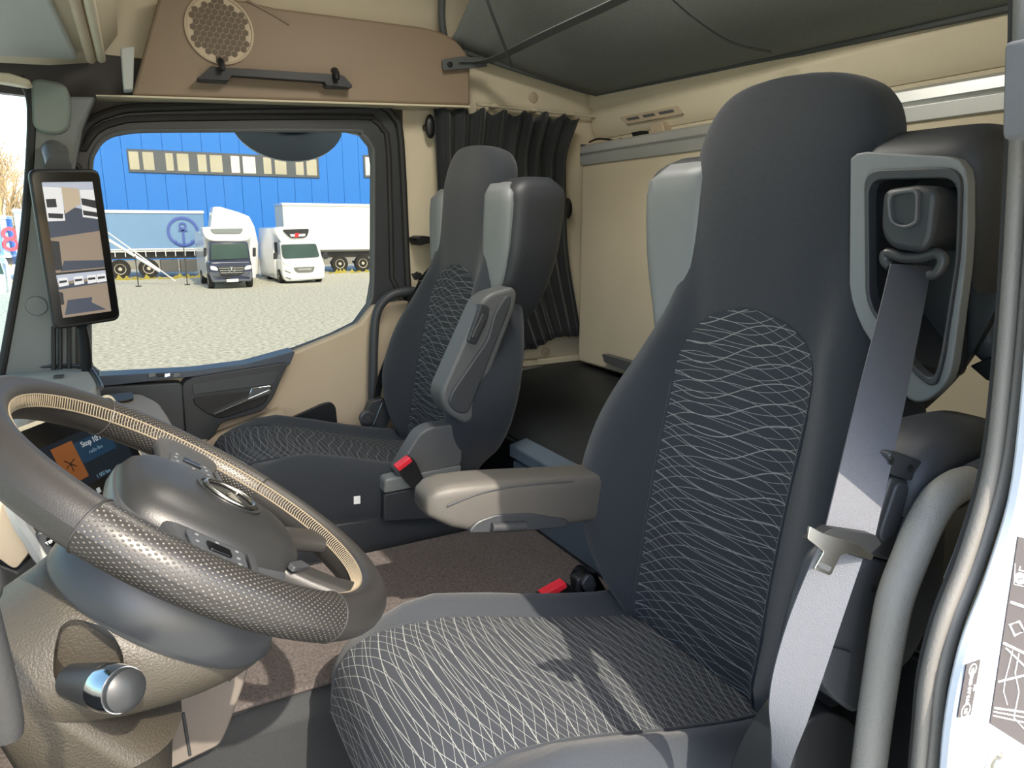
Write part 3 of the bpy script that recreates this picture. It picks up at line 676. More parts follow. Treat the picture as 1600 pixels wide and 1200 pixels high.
    for sgn in (-1, 1):
        MB().tube([W(front(h, .157) - .003, sgn * .157, Zb(h)) for h in [.03 + .02 * i for i in range(24)]], .003, 6).build('back_seam', fabric, S)
    # ---- shoulder pods
    pods = {}
    for sgn in (-1, 1):
        zt, zb = 1.385, .93
        rows = []; n = 40; N = 40
        for i in range(N + 1):
            v = i / N; z = lerp(zb, zt, v)
            b1 = tab(v, [(0, .235), (.25, .30), (.6, .345), (.85, .352), (.95, .34), (1, .31)]); b0 = tab(v, [(0, .20), (.3, .17), (1, .15)])
            if sgn == -1: b1 -= .02
            elif not driver: b1 -= .075
            a0 = ac(z - .505) + tab(v, [(0, .05), (.3, .015), (.9, .01), (.96, .025), (1, .06)]); a1 = ac(z - .505) + tab(v, [(0, .13), (.3, .17), (.9, .19), (1, .15)])
            row = []
            for j in range(n):
                t = 2 * pi * j / n
                row.append(W((a0 + a1) / 2 + (a1 - a0) / 2 * sup(math.sin(t), .45), sgn * ((b0 + b1) / 2 + (b1 - b0) / 2 * sup(math.cos(t), .45)), z))
            rows.append(row)
        cut = None
        if sgn == 1 and driver:
            rp = rnd([at(*p, X=.95) for p in ((1354, 276), (1498, 272), (1494, 400), (1470, 560), (1458, 600), (1430, 580), (1356, 474))], .022, 5)
            cut = MB().prism(rp, (.125, 0, 0))
        pod = MB().rows(rows, closed=True).build('shoulder_pod', vinyl if not (sgn == -1) else vinyl, S, ang=50, cut=cut)
        # lighter face pad in front of the shell
        rows = []
        for i in range(15):
            v = .1 + .86 * i / 14; z = lerp(zb, zt, v)
            b1 = tab(v, [(0, .235), (.25, .30), (.6, .345), (.85, .352), (.95, .34), (1, .31)]) - .022 - (.03 if v > .9 else 0); b0 = .15
            if sgn == -1: b1 -= .02
            elif not driver: b1 -= .075
            a0 = ac(z - .505) + tab(v, [(0, .05), (.3, .015), (.9, .01), (.96, .025), (1, .06)]) - .006
            rows.append([W(a0 + .014 * sm(abs(j / 10 - .5), .35, .5), sgn * lerp(b0, b1, j / 10), z) for j in range(11)])
        if not (sgn == 1 and driver):
            MB().rows(rows).build('pod_face', MATS.get('pod_pad') or mat('pod_pad', (120, 124, 126), .5, bump=.12, bs=600, var=.04), S, solid=-.006)
            MB().tube([r[-1] for r in rows], .003, 6).build('pod_piping', grey_lt, S)
    # ---- belt housing of the outboard pod
    if driver:
        ol = [at(*p, X=.945) for p in ((1354, 276), (1498, 272), (1494, 400), (1470, 560), (1458, 600), (1430, 580), (1356, 474))]
        c = sum(ol, V()) / len(ol); o1 = rnd([c + (p - c) * 1.06 for p in ol], .026, 5); i1 = rnd([c + (p - c) * .97 for p in ol], .022, 5)
        MB().frame(o1, i1, (.02, 0, 0)).build('housing_bezel', grey_dk, S, bevel=.005, seg=3)
        fp = rnd([at(*p, X=.955) for p in ((1326, 236), (1470, 242), (1508, 250), (1516, 300), (1510, 420), (1486, 600), (1430, 640), (1370, 560), (1330, 470), (1322, 340))], .03, 5)
        fi = rnd([c + (p - c) * 1.03 for p in ol], .026, 3)
        nf = len(fi); fo = []
        for p in fi:
            d = (p - c); d.x = 0; d.normalize(); best = 1e9; F_ = fp
            for k in range(len(F_)):
                a_, b_ = F_[k], F_[(k + 1) % len(F_)]; e_ = b_ - a_; den = d.y * e_.z - d.z * e_.y
                if abs(den) < 1e-9: continue
                t_ = ((a_.y - c.y) * e_.z - (a_.z - c.z) * e_.y) / den; u_ = ((a_.y - c.y) * d.z - (a_.z - c.z) * d.y) / den
                if t_ > 0 and -1e-6 <= u_ <= 1.000001: best = min(best, t_)
            fo.append(V((.952, c.y + d.y * best, c.z + d.z * best)))
        MB().frame(fo, [V((.952, p.y, p.z)) for p in fi], (.02, 0, 0)).build('pod_face', MATS['pod_pad'], S, bevel=.006, seg=3)
        MB().prism(rnd([at(*p, X=1.06) for p in ((1368, 276), (1505, 274), (1505, 590), (1368, 590))], .02), (.01, 0, 0)).build('housing_back', char, S)
        gpts = rnd([at(*p, X=.915) for p in ((1378, 296), (1438, 288), (1464, 298), (1456, 372), (1440, 396), (1388, 388), (1374, 360))], .014, 4)
        g = MB().prism(gpts, (.10, 0, 0)).build('belt_guide', char, S, bevel=.008, seg=3)
        u1 = rnd([at(*p, X=.908) for p in ((1384, 300), (1434, 292), (1432, 350), (1412, 358), (1388, 350))], .012, 4); cc = sum(u1, V()) / len(u1)
        MB().frame(u1, [cc + (p - cc) * .82 for p in u1], (.012, 0, 0)).build('guide_button_rim', grey_md, S, bevel=.002)
        lp = cat_([at(*p, X=.93) for p in ((1392, 416), (1384, 408), (1386, 396), (1410, 402), (1440, 402), (1464, 396), (1474, 408), (1464, 426), (1452, 430))], 5)
        MB().tube(lp, .0075, 10).build('guide_loop', satin, S)
    # ---- armrests
    def leaf(name, px, Y, dy, m, r=.03, bev=.014, **k): return MB().prism(rnd(ats(px, Y=Y), r, 5), (0, dy, 0)).build(name, m, S, bevel=bev, seg=4, **k)
    if driver:
        # inboard armrest folded down
        pr_ = [(.442, .760, .012, .03), (.447, .762, .022, .036), (.462, .762, .032, .042), (.49, .755, .043, .047), (.54, .744, .052, .049), (.61, .734, .054, .05), (.70, .722, .054, .05), (.80, .712, .053, .048), (.90, .70, .055, .045), (.95, .69, .045, .04)]
        rows = []
        for X, z, h, hb in pr_:
            rows.append([V((X, 1.165 + hb * sup(math.cos(2 * pi * j / 36), .4), z - .012 + h * sup(math.sin(2 * pi * j / 36), .42))) for j in range(36)])
        arm = MB().rows(rows, closed=True).build('armrest', armm, S, ang=60)
        MB().tube(cat_(ats([(700, 790), (760, 768), (830, 757), (895, 752)], Y=1.114), 5), .0015, 6).build('armrest_stitch', grey_dk, arm)
        MB().prism(rnd(ats([(730, 834), (745, 815), (775, 804), (830, 802), (888, 812), (888, 824), (800, 832)], Y=1.1125), .012, 4), (0, .10, 0)).build('armrest_lower', char, arm, bevel=.005)
        MB().tube(ats([(768, 824), (820, 822)], Y=1.108), .009, 10).build('adjuster_wheel', satin, arm)
    # outboard / inboard upright armrest
    if driver:
        # pad end of the folded up outboard armrest
        rows = []
        for z, x0, x1, y0, y1 in ((.905, .80, .93, .455, .55), (.93, .80, .98, .45, .56), (.96, .805, .995, .45, .56), (.985, .83, 1.0, .452, .558), (1.0, .86, .99, .46, .55), (1.006, .89, .97, .475, .535)):
            rows.append([V(((x0 + x1) / 2 + (x1 - x0) / 2 * sup(math.cos(2 * pi * j / 32), .55), (y0 + y1) / 2 + (y1 - y0) / 2 * sup(math.sin(2 * pi * j / 32), .55), z)) for j in range(32)])
        MB().rows(rows, closed=True).build('armrest_upright', vinyl, S, ang=60)
        leaf('armrest_bracket', ((1390, 708), (1402, 706), (1462, 728), (1470, 742), (1466, 764), (1392, 742)), .472, .04, char, .008, .004)
        leaf('armrest_arm', ((1395, 742), (1462, 762), (1440, 830), (1400, 880), (1362, 870), (1370, 820)), .476, .05, satin, .01, .006)
        for gp in (((1404, 752), (1424, 758), (1404, 830), (1380, 850), (1376, 835)), ((1434, 764), (1456, 768), (1436, 828), (1404, 866), (1400, 850))):
            leaf('arm_groove', gp, .473, .01, grey_dk, .012, .003)
        leaf('side_cover', ((1362, 872), (1402, 882), (1396, 930), (1372, 1000), (1352, 1080), (1340, 1120), (1300, 1090), (1284, 1060), (1300, 990), (1330, 900)), .478, .07, grey_dk, .02, .008)
        leaf('cover_flap', ((1296, 1010), (1332, 1020), (1328, 1042), (1318, 1095), (1284, 1070)), .474, .015, grey_dk, .01, .003)
        for p in ((1392, 720), (1422, 732), (1364, 920)):
            MB().lathe(at(*p, Y=.4715), (0, -1, 0), [(.0001, 0), (.0045, 0), (.0045, .0015), (.0001, .001)], 12).build('screw', black, S)
        leaf('seat_side_shield', ((1260, 1130), (1290, 1110), (1340, 1130), (1350, 1300), (1180, 1300), (1215, 1200)), .486, .06, black, .03, .01)
    else:
        Ya = cy - .30
        leaf('armrest_upright', ((788, 452), (802, 448), (809, 458), (806, 480), (740, 655), (728, 664), (702, 648), (690, 630), (690, 610), (752, 470), (768, 458)), Ya - .05, .085, grey_md, .02, .012)
        leaf('armrest_face', ((790, 462), (800, 462), (798, 480), (732, 648), (712, 645), (700, 628), (706, 612), (762, 530), (772, 490)), Ya - .056, .02, grey_dk, .02, .006)
        leaf('armrest_bracket', ((752, 474), (766, 480), (762, 502), (744, 540), (730, 534)), Ya - .058, .03, char, .008, .004)
        leaf('armrest_latch', ((754, 490), (762, 494), (746, 530), (736, 528)), Ya - .064, .02, satin, .006, .003)
        leaf('hinge_cover', ((655, 678), (672, 668), (716, 662), (724, 672), (722, 726), (636, 748), (618, 742), (634, 712)), Ya + .0, .06, grey_md, .015, .006)
        leaf('side_cover', ((602, 750), (640, 742), (722, 726), (720, 748), (600, 772)), Ya - .002, .06, grey_lt, .01, .006)
        leaf('seat_side_shield', ((600, 772), (720, 748), (716, 810), (600, 816)), Ya + .01, .06, char, .01, .006)
    return S, W, front

DS, DW, DF = make_seat(.86, .875, -1, .155, 'black driver seat with wavy thread fabric and lowered armrest', None, True, -.072)
PS, PW, PF = make_seat(.80, 2.04, 1, .20, 'black passenger seat with wavy thread fabric and raised armrest', None, False)

# ---- belts
def belt(name, L_, R_, m=beltm, parent=None, th=.0018): return MB().ribbon(cat_(L_, 6), cat_(R_, 6), th, (.35, .93, 0)).build(name, m, parent)
sb = thing('seat_belt', at(1310, 860, Y=.45), 'grey seat belt with metal tongue hanging beside the driver seat', 'seat belt')
belt('upper_webbing', [at(1392, 412, Y=.60), at(1376, 480, Y=.575), at(1340, 620, Y=.53), at(1284, 850, Y=.468)], [at(1456, 416, Y=.585), at(1442, 490, Y=.56), at(1412, 640, Y=.50), at(1362, 862, Y=.43)], parent=sb)
belt('lower_webbing', [at(1280, 850, Y=.466), at(1236, 958, Y=.466), at(1210, 1045, Y=.466), at(1202, 1103, Y=.468), at(1206, 1160, Y=.47), at(1206, 1260, Y=.47)], [at(1352, 862, Y=.432), at(1316, 968, Y=.432), at(1287, 1055, Y=.435), at(1262, 1127, Y=.44), at(1236, 1195, Y=.45), at(1222, 1260, Y=.455)], parent=sb)
tg = lambda px, Y=.426: rnd(ats(px, Y=Y), .003, 3)
MB().prism(tg(((1266, 822), (1284, 832), (1340, 850), (1366, 868), (1362, 876), (1328, 864), (1314, 868), (1298, 900), (1272, 890), (1288, 862), (1262, 842))), (0, .003, 0)).build('tongue_plate', steel, sb, bevel=.001)
MB().prism(tg(((1278, 886), (1284, 880), (1300, 886), (1296, 894)), .424), (0, .003, 0)).build('tongue_slot', grey_dk, sb)
MB().prism(tg(((1266, 846), (1350, 874), (1378, 850), (1368, 836), (1300, 826)), .429), (0, .012, 0)).build('tongue_cover', black, sb, bevel=.003)
# buckles
bk = thing('belt_buckle', at(870, 935, Y=1.17), 'black belt buckle with red button beside driver seat cushion', 'buckle')
MB().prism(rnd(ats([(846, 934), (884, 912), (930, 940), (925, 965), (880, 948)], Y=1.17), .006, 3), (0, .028, 0)).build('buckle_body', black, bk, bevel=.004)
MB().prism(rnd(ats([(848, 930), (884, 910), (887, 918), (855, 938)], Y=1.166), .002, 2), (0, .024, 0)).build('release_button', red, bk, bevel=.002)
MB().box((.80, 1.165, .40), (.86, 1.195, .50)).build('buckle_stalk', black, bk, bevel=.006)
sc_ = thing('seat_control', at(930, 920, Y=1.16), 'glossy seat control lever with grey button pad', 'lever')
MB().prism(rnd(ats([(908, 915), (920, 896), (932, 896), (952, 930), (966, 965), (940, 968), (915, 945)], Y=1.162), .01, 4), (0, .05, 0)).build('control_body', screen_black, sc_, bevel=.006)
MB().prism(rnd(ats([(909, 914), (918, 900), (926, 898), (933, 914), (926, 930), (916, 926)], Y=1.158), .006, 4), (0, .01, 0)).build('button_pad', satin, sc_, bevel=.002)
for p in ((919, 908), (927, 908), (917, 920)): MB().lathe(at(*p, Y=1.158), (0, -1, 0), [(.0001, 0), (.004, 0), (.004, .0015), (.0001, .0015)], 12).build('button', char, sc_)
bk = thing('belt_buckle', at(640, 735, Y=1.70), 'black belt buckle with pink red button on the passenger seat side', 'buckle')
MB().prism(rnd(ats([(621, 732), (643, 714), (650, 722), (664, 752), (668, 768), (646, 765), (634, 752)], Y=1.70), .006, 3), (0, .03, 0)).build('buckle_body', black, bk, bevel=.004)
MB().prism(rnd(ats([(619, 731), (641, 715), (645, 721), (624, 737)], Y=1.695), .002, 2), (0, .028, 0)).build('release_button', red, bk, bevel=.002)
MB().tube(ats([(652, 752), (668, 790)], Y=1.715), .014, 8, flat=.5).build('buckle_stalk', black, bk)
# passenger belt
pb = thing('seat_belt', at(650, 430, Y=2.36), 'black seat belt with metal tongue beside passenger seat', 'seat belt')
ts = ats([(694, 372), (676, 410), (652, 440)], Y=2.36); MB().ribbon(ts, [p + V((.03, .01, .006)) for p in ts], .003, (0, 1, 0)).build('webbing', black, pb)
ts = ats([(654, 440), (620, 510), (590, 590), (580, 640)], Y=2.36); MB().ribbon(ts, [p + V((.03, .01, .006)) for p in ts], .003, (0, 1, 0)).build('lower_webbing', black, pb)
MB().prism(ats([(645, 428), (658, 426), (662, 434), (650, 438)], Y=2.352), (0, .02, 0)).build('tongue_cover', black, pb, bevel=.002)
MB().prism(ats([(644, 429), (652, 424), (655, 428), (648, 432)], Y=2.35), (0, .003, 0)).build('tongue', steel, pb)
pm = PS
MB().lathe(at(572, 652, Y=2.32), (0, -1, 0), [(.0001, 0), (.026, 0), (.026, .01), (.018, .014), (.016, .008), (.008, .008), (.008, .016), (.0001, .016)], 20).build('hinge_pivot', grey_dk, pm)
MB().prism(rnd(ats([(566, 660), (580, 628), (600, 622), (612, 650), (600, 676), (570, 672)], Y=2.33), .01, 3), (0, .04, 0)).build('hinge_plate', char, pm, bevel=.003)
MB().tube(ats([(598, 630), (584, 664)], Y=2.325), .004, 6).build('spring_rod', steel, pm)
# small tag label under the passenger cushion
lt = MB().prism(ats([(553, 776), (563, 775), (563, 787), (553, 788)], Y=1.77), (0, .002, 0)).build('paper_tag', white); tag(lt, 'small white paper tag under the passenger seat cushion', 'tag')
# ================================================================= dashboard, wheel, displays
WC = V((.047, .85, .937)); wt = R(36.6); WN = V((math.sin(wt), 0, math.cos(wt))); E1 = V((0, 1, 0)); E2 = V((math.cos(wt), 0, -math.sin(wt)))
WR, WA = .230, .0232
wp = lambda x, y, h=0: WC + E1 * x + E2 * y + WN * h            # x to driver's right, y towards driver, h out of the wheel plane
sw = thing('steering_wheel', WC - WN * .06, 'grey leather steering wheel with perforated grips and stitching', 'steering wheel')
def rim(p0, p1, m, name, fat=1.0):
    rows = []; n = max(6, int((p1 - p0) / R(2.5))); k = 20
    for i in range(n + 1):
        ph = lerp(p0, p1, i / n); rd = E1 * math.cos(ph) + E2 * math.sin(ph)
        rows.append([WC + rd * WR + (rd * math.cos(2 * pi * j / k) * fat + WN * math.sin(2 * pi * j / k) * 1.06) * WA * fat for j in range(k + 1)])
    return MB().rows(rows, uv=lambda i, j: (i * (p1 - p0) / (2 * pi) * 1.0, j)).build(name, m, sw, ang=80)
ga, gb = R(30), R(32)
rim(-ga, gb, perf, 'perforated_grip', 1.02); rim(pi - gb, pi + ga, perf, 'perforated_grip', 1.02)
rim(gb, pi - gb, leather, 'rim_lower'); rim(pi + ga, 2 * pi - ga, leather, 'rim_upper')
for ph in (-ga, gb, pi - gb, pi + ga):
    rd = E1 * math.cos(ph) + E2 * math.sin(ph)
    MB().tube([WC + rd * WR + (rd * math.cos(2 * pi * j / 24) + WN * math.sin(2 * pi * j / 24) * 1.06) * WA * 1.02 for j in range(24)], .0012, 6, loop=True).build('grip_seam', leather, sw)
mb = MB()
for k in range(300):
    ph = 2 * pi * k / 300; rd = E1 * math.cos(ph) + E2 * math.sin(ph); tg_ = E2 * math.cos(ph) - E1 * math.sin(ph)
    a0, a1 = R(140), R(172)
    p = [WC + rd * WR + (rd * math.cos(a) + WN * math.sin(a) * 1.06) * (WA * 1.055) for a in (a0, a1)]
    mb.tube([p[0], (p[0] + p[1]) / 2 - rd * .0012, p[1] + tg_ * .0025], .0006, 4)
for a in (R(140), R(172)):
    mb.tube([WC + (E1 * math.cos(2 * pi * j / 120) + E2 * math.sin(2 * pi * j / 120)) * (WR + math.cos(a) * WA * 1.03) + WN * math.sin(a) * 1.06 * WA * 1.03 for j in range(120)], .0010, 5, loop=True)
st_ = mb.build('stitching', stitch, sw); st_['kind'] = 'stuff'
# hub pad
def shield(s_, h, flat=0):
    pts = [(-.072, -.095), (0, -.104), (.072, -.095), (.098, -.055), (.105, 0), (.092, .05), (.062, .098), (0, .112), (-.062, .098), (-.092, .05), (-.105, 0), (-.098, -.055)]
    return loopc([wp(x * s_, .02 + y * s_, h) for x, y in pts], 4)
MB().rows([shield(.98, -.045), shield(1.04, -.03), shield(1.04, -.012), shield(.99, .002), shield(.86, .013), shield(.6, .020), shield(.3, .0225), shield(.05, .023)], closed=True).build('hub_pad', hubm, sw, ang=70)
MB().rows([shield(.98, -.05), shield(1.06, -.03), shield(1.06, -.014), shield(1.03, -.010)], closed=True).build('hub_surround', satin, sw, ang=60)
# emblem: recessed ring with a three pointed star
ec = wp(0, .028, .0225)
ring = lambda r, h: [ec + E1 * math.cos(2 * pi * k / 40) * r + E2 * math.sin(2 * pi * k / 40) * r + WN * h for k in range(40)]
MB().rows([ring(.040, -.003), ring(.041, .002), ring(.037, .002), ring(.036, -.004)], closed=True, caps=False).build('emblem_recess', hubm, sw)
em = MB().tube(ring(.031, .003), .0028, 10, loop=True).build('emblem', steel, sw)
for k in range(3):
    a = -pi / 2 + k * 2 * pi / 3; d = E1 * math.cos(a) + E2 * math.sin(a); s_ = E1 * -math.sin(a) + E2 * math.cos(a)
    MB().add([ec + d * .030 + WN * .003, ec + s_ * .0062 + WN * .001, ec + WN * .0055, ec - s_ * .0062 + WN * .001, ec - d * .006 + WN * .003], [(0, 1, 2), (0, 2, 3), (1, 4, 2), (2, 4, 3)]).build('star_point', steel, em, smooth=False)
text('AIRBAG', .010, grey_lt, sw, basis(wp(.02, .105, .013), E1, -E2 + WN * .12))
MB().tube([wp(-.062, .052, .0165), wp(-.048, .052, .017)], .0008, 4).build('airbag_mark', grey_lt, sw)
MB().lathe(wp(-.055, .045, .0175), WN, [(.0001, 0), (.0018, 0), (.0001, .001)], 8).build('airbag_mark', grey_lt, sw)
# spokes with button pads
for sx in (-1, 1):
    rows = []
    for x, hw_, h in ((.085, .052, -.012), (.12, .046, -.012), (.155, .040, -.010), (.19, .042, -.004), (.215, .050, 0)):
        rows.append([wp(sx * x, .006 + hw_ * sup(math.cos(2 * pi * j / 24), .5), h + .013 * sup(math.sin(2 * pi * j / 24), .5)) for j in range(24)])
    spk = MB().rows(rows, closed=True).build('side_spoke', satin, sw, ang=60)
    pp = [(sx * .118, -.027), (sx * .172, -.022), (sx * .176, .008), (sx * .166, .036), (sx * .122, .038)]
    MB().prism(rnd([wp(x, y, .0015) for x, y in pp], .008, 4), WN * .004).build('button_pad', grey_dk, spk, bevel=.0015)
    MB().prism(rnd([wp(sx * x, y, .005) for x, y in ((.138, -.008), (.158, -.006), (.157, .018), (.139, .018))], .003, 3), WN * .003).build('touch_button', screen_black, spk, bevel=.001)
    for k, (x, y) in enumerate(((.128, -.034), (.146, -.035), (.165, -.032), (.128, -.012), (.167, -.010), (.130, .010), (.148, .009), (.163, .008))):
        MB().lathe(wp(sx * x, y + .018, .0054), WN, [(.0001, 0), (.0022, 0), (.0022, .0006), (.0001, .0006)], 8).build('button_mark', grey_lt, spk)
    MB().prism(rnd([wp(sx * x, y, .002) for x, y in ((.120, .042), (.166, .040), (.162, .048), (.122, .050))], .002, 2), WN * .004).build('spoke_accent', satin, spk, bevel=.001)
    rows = []
    for t_, hw_, h in ((0, .030, -.016), (.35, .026, -.014), (.7, .024, -.008), (1, .034, 0)):
        c = wp(sx * lerp(.045, .095, t_), lerp(.10, .205, t_), h)
        rows.append([c + E1 * hw_ * sup(math.cos(2 * pi * j / 20), .6) + WN * .012 * sup(math.sin(2 * pi * j / 20), .6) for j in range(20)])
    MB().rows(rows, closed=True).build('lower_spoke', leather, sw, ang=60)
    MB().prism(rnd([wp(sx * x, y, -.004) for x, y in ((.050, .128), (.080, .104), (.090, .110), (.058, .140))], .004, 3), WN * .006).build('spoke_trim', satin, sw, bevel=.002)
# steering column
cl = thing('steering_column', WC - WN * .45, 'grey and tan steering column with round stalk knob', 'steering column')
el = lambda r1, r2, d, yo=0, n=40: [wp(r1 * math.cos(2 * pi * j / n), yo + r2 * math.sin(2 * pi * j / n), d) for j in range(n)]
MB().rows([el(.06, .06, -.03, .01), el(.085, .085, -.045, .015), el(.105, .11, -.065, .022), el(.118, .13, -.09, .03), el(.12, .135, -.115, .034), el(.112, .128, -.13, .034), el(.08, .09, -.14, .02)], closed=True).build('column_shroud', satin, cl, ang=70)
def hz(z, x0, x1, hy, n=40): return [V(((x0 + x1) / 2 + (x1 - x0) / 2 * sup(math.sin(2 * pi * j / n), .75), .845 + hy * sup(math.cos(2 * pi * j / n), .75), z)) for j in range(n)]
rows = [el(.08, .09, -.11, .03), el(.112, .127, -.118, .032), el(.118, .133, -.128, .03), el(.120, .130, -.145, .022), el(.121, .124, -.165, .008), el(.119, .116, -.185, -.008), el(.114, .106, -.205, -.026), el(.106, .096, -.222, -.045), hz(.695, -.155, .008, .10), hz(.688, -.15, -.002, .093), hz(.60, -.155, -.012, .09), hz(.40, -.17, -.02, .09), hz(0, -.2, -.03, .09)]
cut = MB().prism(rnd(ats([(85, 1040), (110, 1026), (170, 1030), (195, 1060), (192, 1120), (165, 1146), (110, 1138), (78, 1115), (74, 1080)], Y=.69), .03, 5), (0, .09, 0))
colb = MB().rows(rows, closed=True).build('column_body', leather_tan, cl, ang=50, cut=cut)
kc = at(160, 1072, Y=.70)
kd = (at(205, 1082, Y=.66) - at(120, 1066, Y=.73)).normalized()
MB().lathe(kc - kd * .05, kd, [(.0001, 0), (.016, 0), (.018, .02), (.019, .03), (.0205, .045), (.0215, .055), (.0215, .072), (.019, .088), (.0125, .093), (.0001, .094)], 28).build('stalk_knob', mat('knob_grey', (38, 40, 42), .4), cl)
MB().lathe(kc + kd * .0, kd, [(.0216, .006), (.0219, .008), (.0218, .022), (.0206, .032), (.0202, .032)], 28).build('knob_ring', chrome, cl)
# dashboard
dash = thing('dashboard', (-.4, 1.5, .4), 'grey beige dashboard below the windshield', 'dashboard')
tp = [V((-.58, .60, .80)), V((-.61, 1.45, .8)), V((-.56, 2.1, .80)), V((-.42, 2.36, .8))] + ats([(60, 573), (120, 571), (142, 577), (156, 598)], Z=.845) + [at(150, 612, Z=.845), at(60, 628, Z=.845), V((-.24, 1.30, .845)), V((-.24, .60, .845))]
tp = [V((p.x, min(p.y, 2.40), .845)) for p in tp]
MB().prism(rnd(tp, .04, 4), (0, 0, -.05)).build('dash_top', mat('dash_top_grey', (150, 152, 147), .55, bump=.15, bs=500), dash, bevel=.012, seg=3)
MB().tube(cat_([p + V((0, -.004, .0)) for p in ats([(20, 576), (60, 573), (120, 571), (142, 577), (156, 598), (158, 606)], Z=.848)], 5), .006, 8).build('dash_edge_trim', satin, dash)
hl = at(92, 588, Z=.849); MB().box(hl - V((.012, .016, .001)), hl + V((.012, .016, .002))).build('sensor_recess', char, dash)
lw = [V((-.6, 1.30, .75)), V((-.5, 2.3, .75))] + ats([(176, 604), (222, 614), (248, 626), (262, 646), (276, 672)], Z=.765) + [V((-.02, 1.36, .765)), V((-.10, 1.28, .765))]
lw = [V((p.x, min(p.y, 2.36), .765)) for p in lw]
MB().prism(rnd(lw, .03, 4), (0, 0, -.355)).build('dash_body', mat('dash_warm_grey', (142, 135, 126), .55, bump=.15, bs=500), dash, bevel=.015, seg=3)
cp_ = at(190, 622, Z=.768); MB().prism(rnd([cp_ + V(v_) for v_ in ((-.03, -.07, 0), (.03, -.05, 0), (.03, .05, 0), (-.03, .04, 0))], .012, 3), (0, 0, .006)).build('cup_recess', black, dash, bevel=.002)
# centre screen turned to the driver
N3 = V((.80, -.50, .34)).normalized(); SP = at(124, 728, Y=1.34)
sh = V((.53, .85, 0)).normalized(); sh = (sh - N3 * sh.dot(N3)).normalized(); sv = N3.cross(sh) * 1.0
if sv.z < 0: sv = -sv
s2 = lambda x, y, h=0: SP + sh * x + sv * y + N3 * h
ds = thing('centre_display', SP - N3 * .02 - V((0, 0, .1)), 'black centre touchscreen showing music and clock art', 'screen')
MB().prism(rnd([s2(-.19, -.075, -.02), s2(.165, -.075, -.02), s2(.165, .095, -.02), s2(-.19, .095, -.02)], .02, 4), N3 * .018).build('display_housing', cream, ds, bevel=.005)
MB().prism(rnd([s2(-.182, -.068, -.002), s2(.152, -.068, -.002), s2(.152, .088, -.002), s2(-.182, .088, -.002)], .015, 4), N3 * .004).build('display_glass', screen_black, ds, bevel=.001)
def em_(name, rgb, e): return mat(name, rgb, .4, var=0, emit=e)
e_blue = em_('screen_blue', (12, 42, 66), .1); e_dark = em_('screen_navy', (8, 20, 32), .06); e_or = em_('screen_amber', (112, 66, 30), .1); e_wh = em_('screen_white', (150, 156, 160), .2); e_dim = em_('screen_dim', (80, 106, 124), .15)
def sq(name, x0, y0, x1, y1, m, h=.0022): return MB().prism([s2(x0, y0, h), s2(x1, y0, h), s2(x1, y1, h), s2(x0, y1, h)], N3 * .0002).build(name, m, ds, smooth=False)
sq('screen_band', -.15, -.036, .13, .052, e_dark); sq('screen_band', -.03, .0, .10, .038, e_blue, .0025)
sq('album_art', -.045, -.022, .006, .044, e_or, .0028)
c_ = s2(-.0195, .010, .0032)
for a in (20, 140, 200, 265, 320): MB().tube([c_, c_ + sh * .013 * math.cos(R(a)) + sv * .013 * math.sin(R(a))], .0009, 4).build('clock_hand', screen_black, ds)
sM = lambda x, y: basis(s2(x, y, .003), sh, sv)
text('Stop 10:14', .014, e_wh, ds, sM(.052, .03)); text('radio live', .010, e_dim, ds, sM(.05, .014)); text('1 000 km', .010, e_dim, ds, sM(.04, -.03)); text('00', .010, e_dim, ds, sM(-.06, -.03))
for x in (-.065, -.038, -.012, .012, .07): sq('screen_icon', x - .0045, -.056, x + .0045, -.047, e_wh)
# lower centre console with the climate button
cc = thing('centre_console', at(40, 880, Y=1.2) - V((0, 0, .4)), 'beige and silver console with climate button behind the wheel', 'console')
MB().prism(rnd(ats([(-40, 720), (8, 752), (50, 858), (24, 892), (-40, 845)], Y=1.12), .01, 3), (0, .12, 0)).build('console_side', beige2, cc, bevel=.005)
MB().tube(cat_(ats([(4, 745), (20, 790), (34, 822), (48, 842), (66, 872), (84, 876)], Y=1.11), 6), .010, 8).build('silver_trim', alum, cc)
MB().prism(ats([(-40, 866), (26, 892), (52, 862), (110, 868), (160, 870), (240, 1010), (-40, 1010)], Y=1.16), (0, .05, 0)).build('console_back', black, cc, bevel=.004)
MB().prism(rnd(ats([(44, 842), (62, 828), (84, 832), (100, 850), (88, 872), (66, 872)], Y=1.105), .01, 3), (0, .04, 0)).build('button_housing', char, cc, bevel=.004)
MB().prism(rnd(ats([(70, 842), (84, 836), (92, 848), (80, 856)], Y=1.10), .004, 3), (0, .01, 0)).build('climate_button', screen_black, cc, bevel=.002)
text('TEMP', .006, white, cc, basis(at(80, 846, Y=1.0985), V((.92, 0, .38)), V((-.2, 0, 1))))
# pedal side kick panel under the column
kp = thing('kick_panel', V((.0, 1.14, 0)), 'light grey beige kick panel beside the pedals', 'panel')
MB().prism(rnd(ats([(240, 1005), (330, 1010), (395, 990), (402, 1002), (394, 1030), (378, 1080), (356, 1140), (344, 1165), (200, 1235), (150, 1150)], Y=1.13), .01, 3), (0, .03, 0)).build('kick_plate', mat('kick_grey', (104, 98, 92), .6, bump=.25, bs=500), kp, bevel=.004)
MB().prism(ats([(346, 1012), (392, 1000), (394, 1028), (352, 1040)], Y=1.12), (0, .02, 0)).build('pedal_bracket', grey_md, kp, bevel=.003)
MB().prism(ats([(352, 1040), (366, 1036), (362, 1062), (358, 1066)], Y=1.119), (0, .02, 0)).build('pedal_gap', black, kp)
MB().tube(ats([(286, 1114), (297, 1180)], Y=1.128), .0025, 6).build('panel_joint', char, kp)
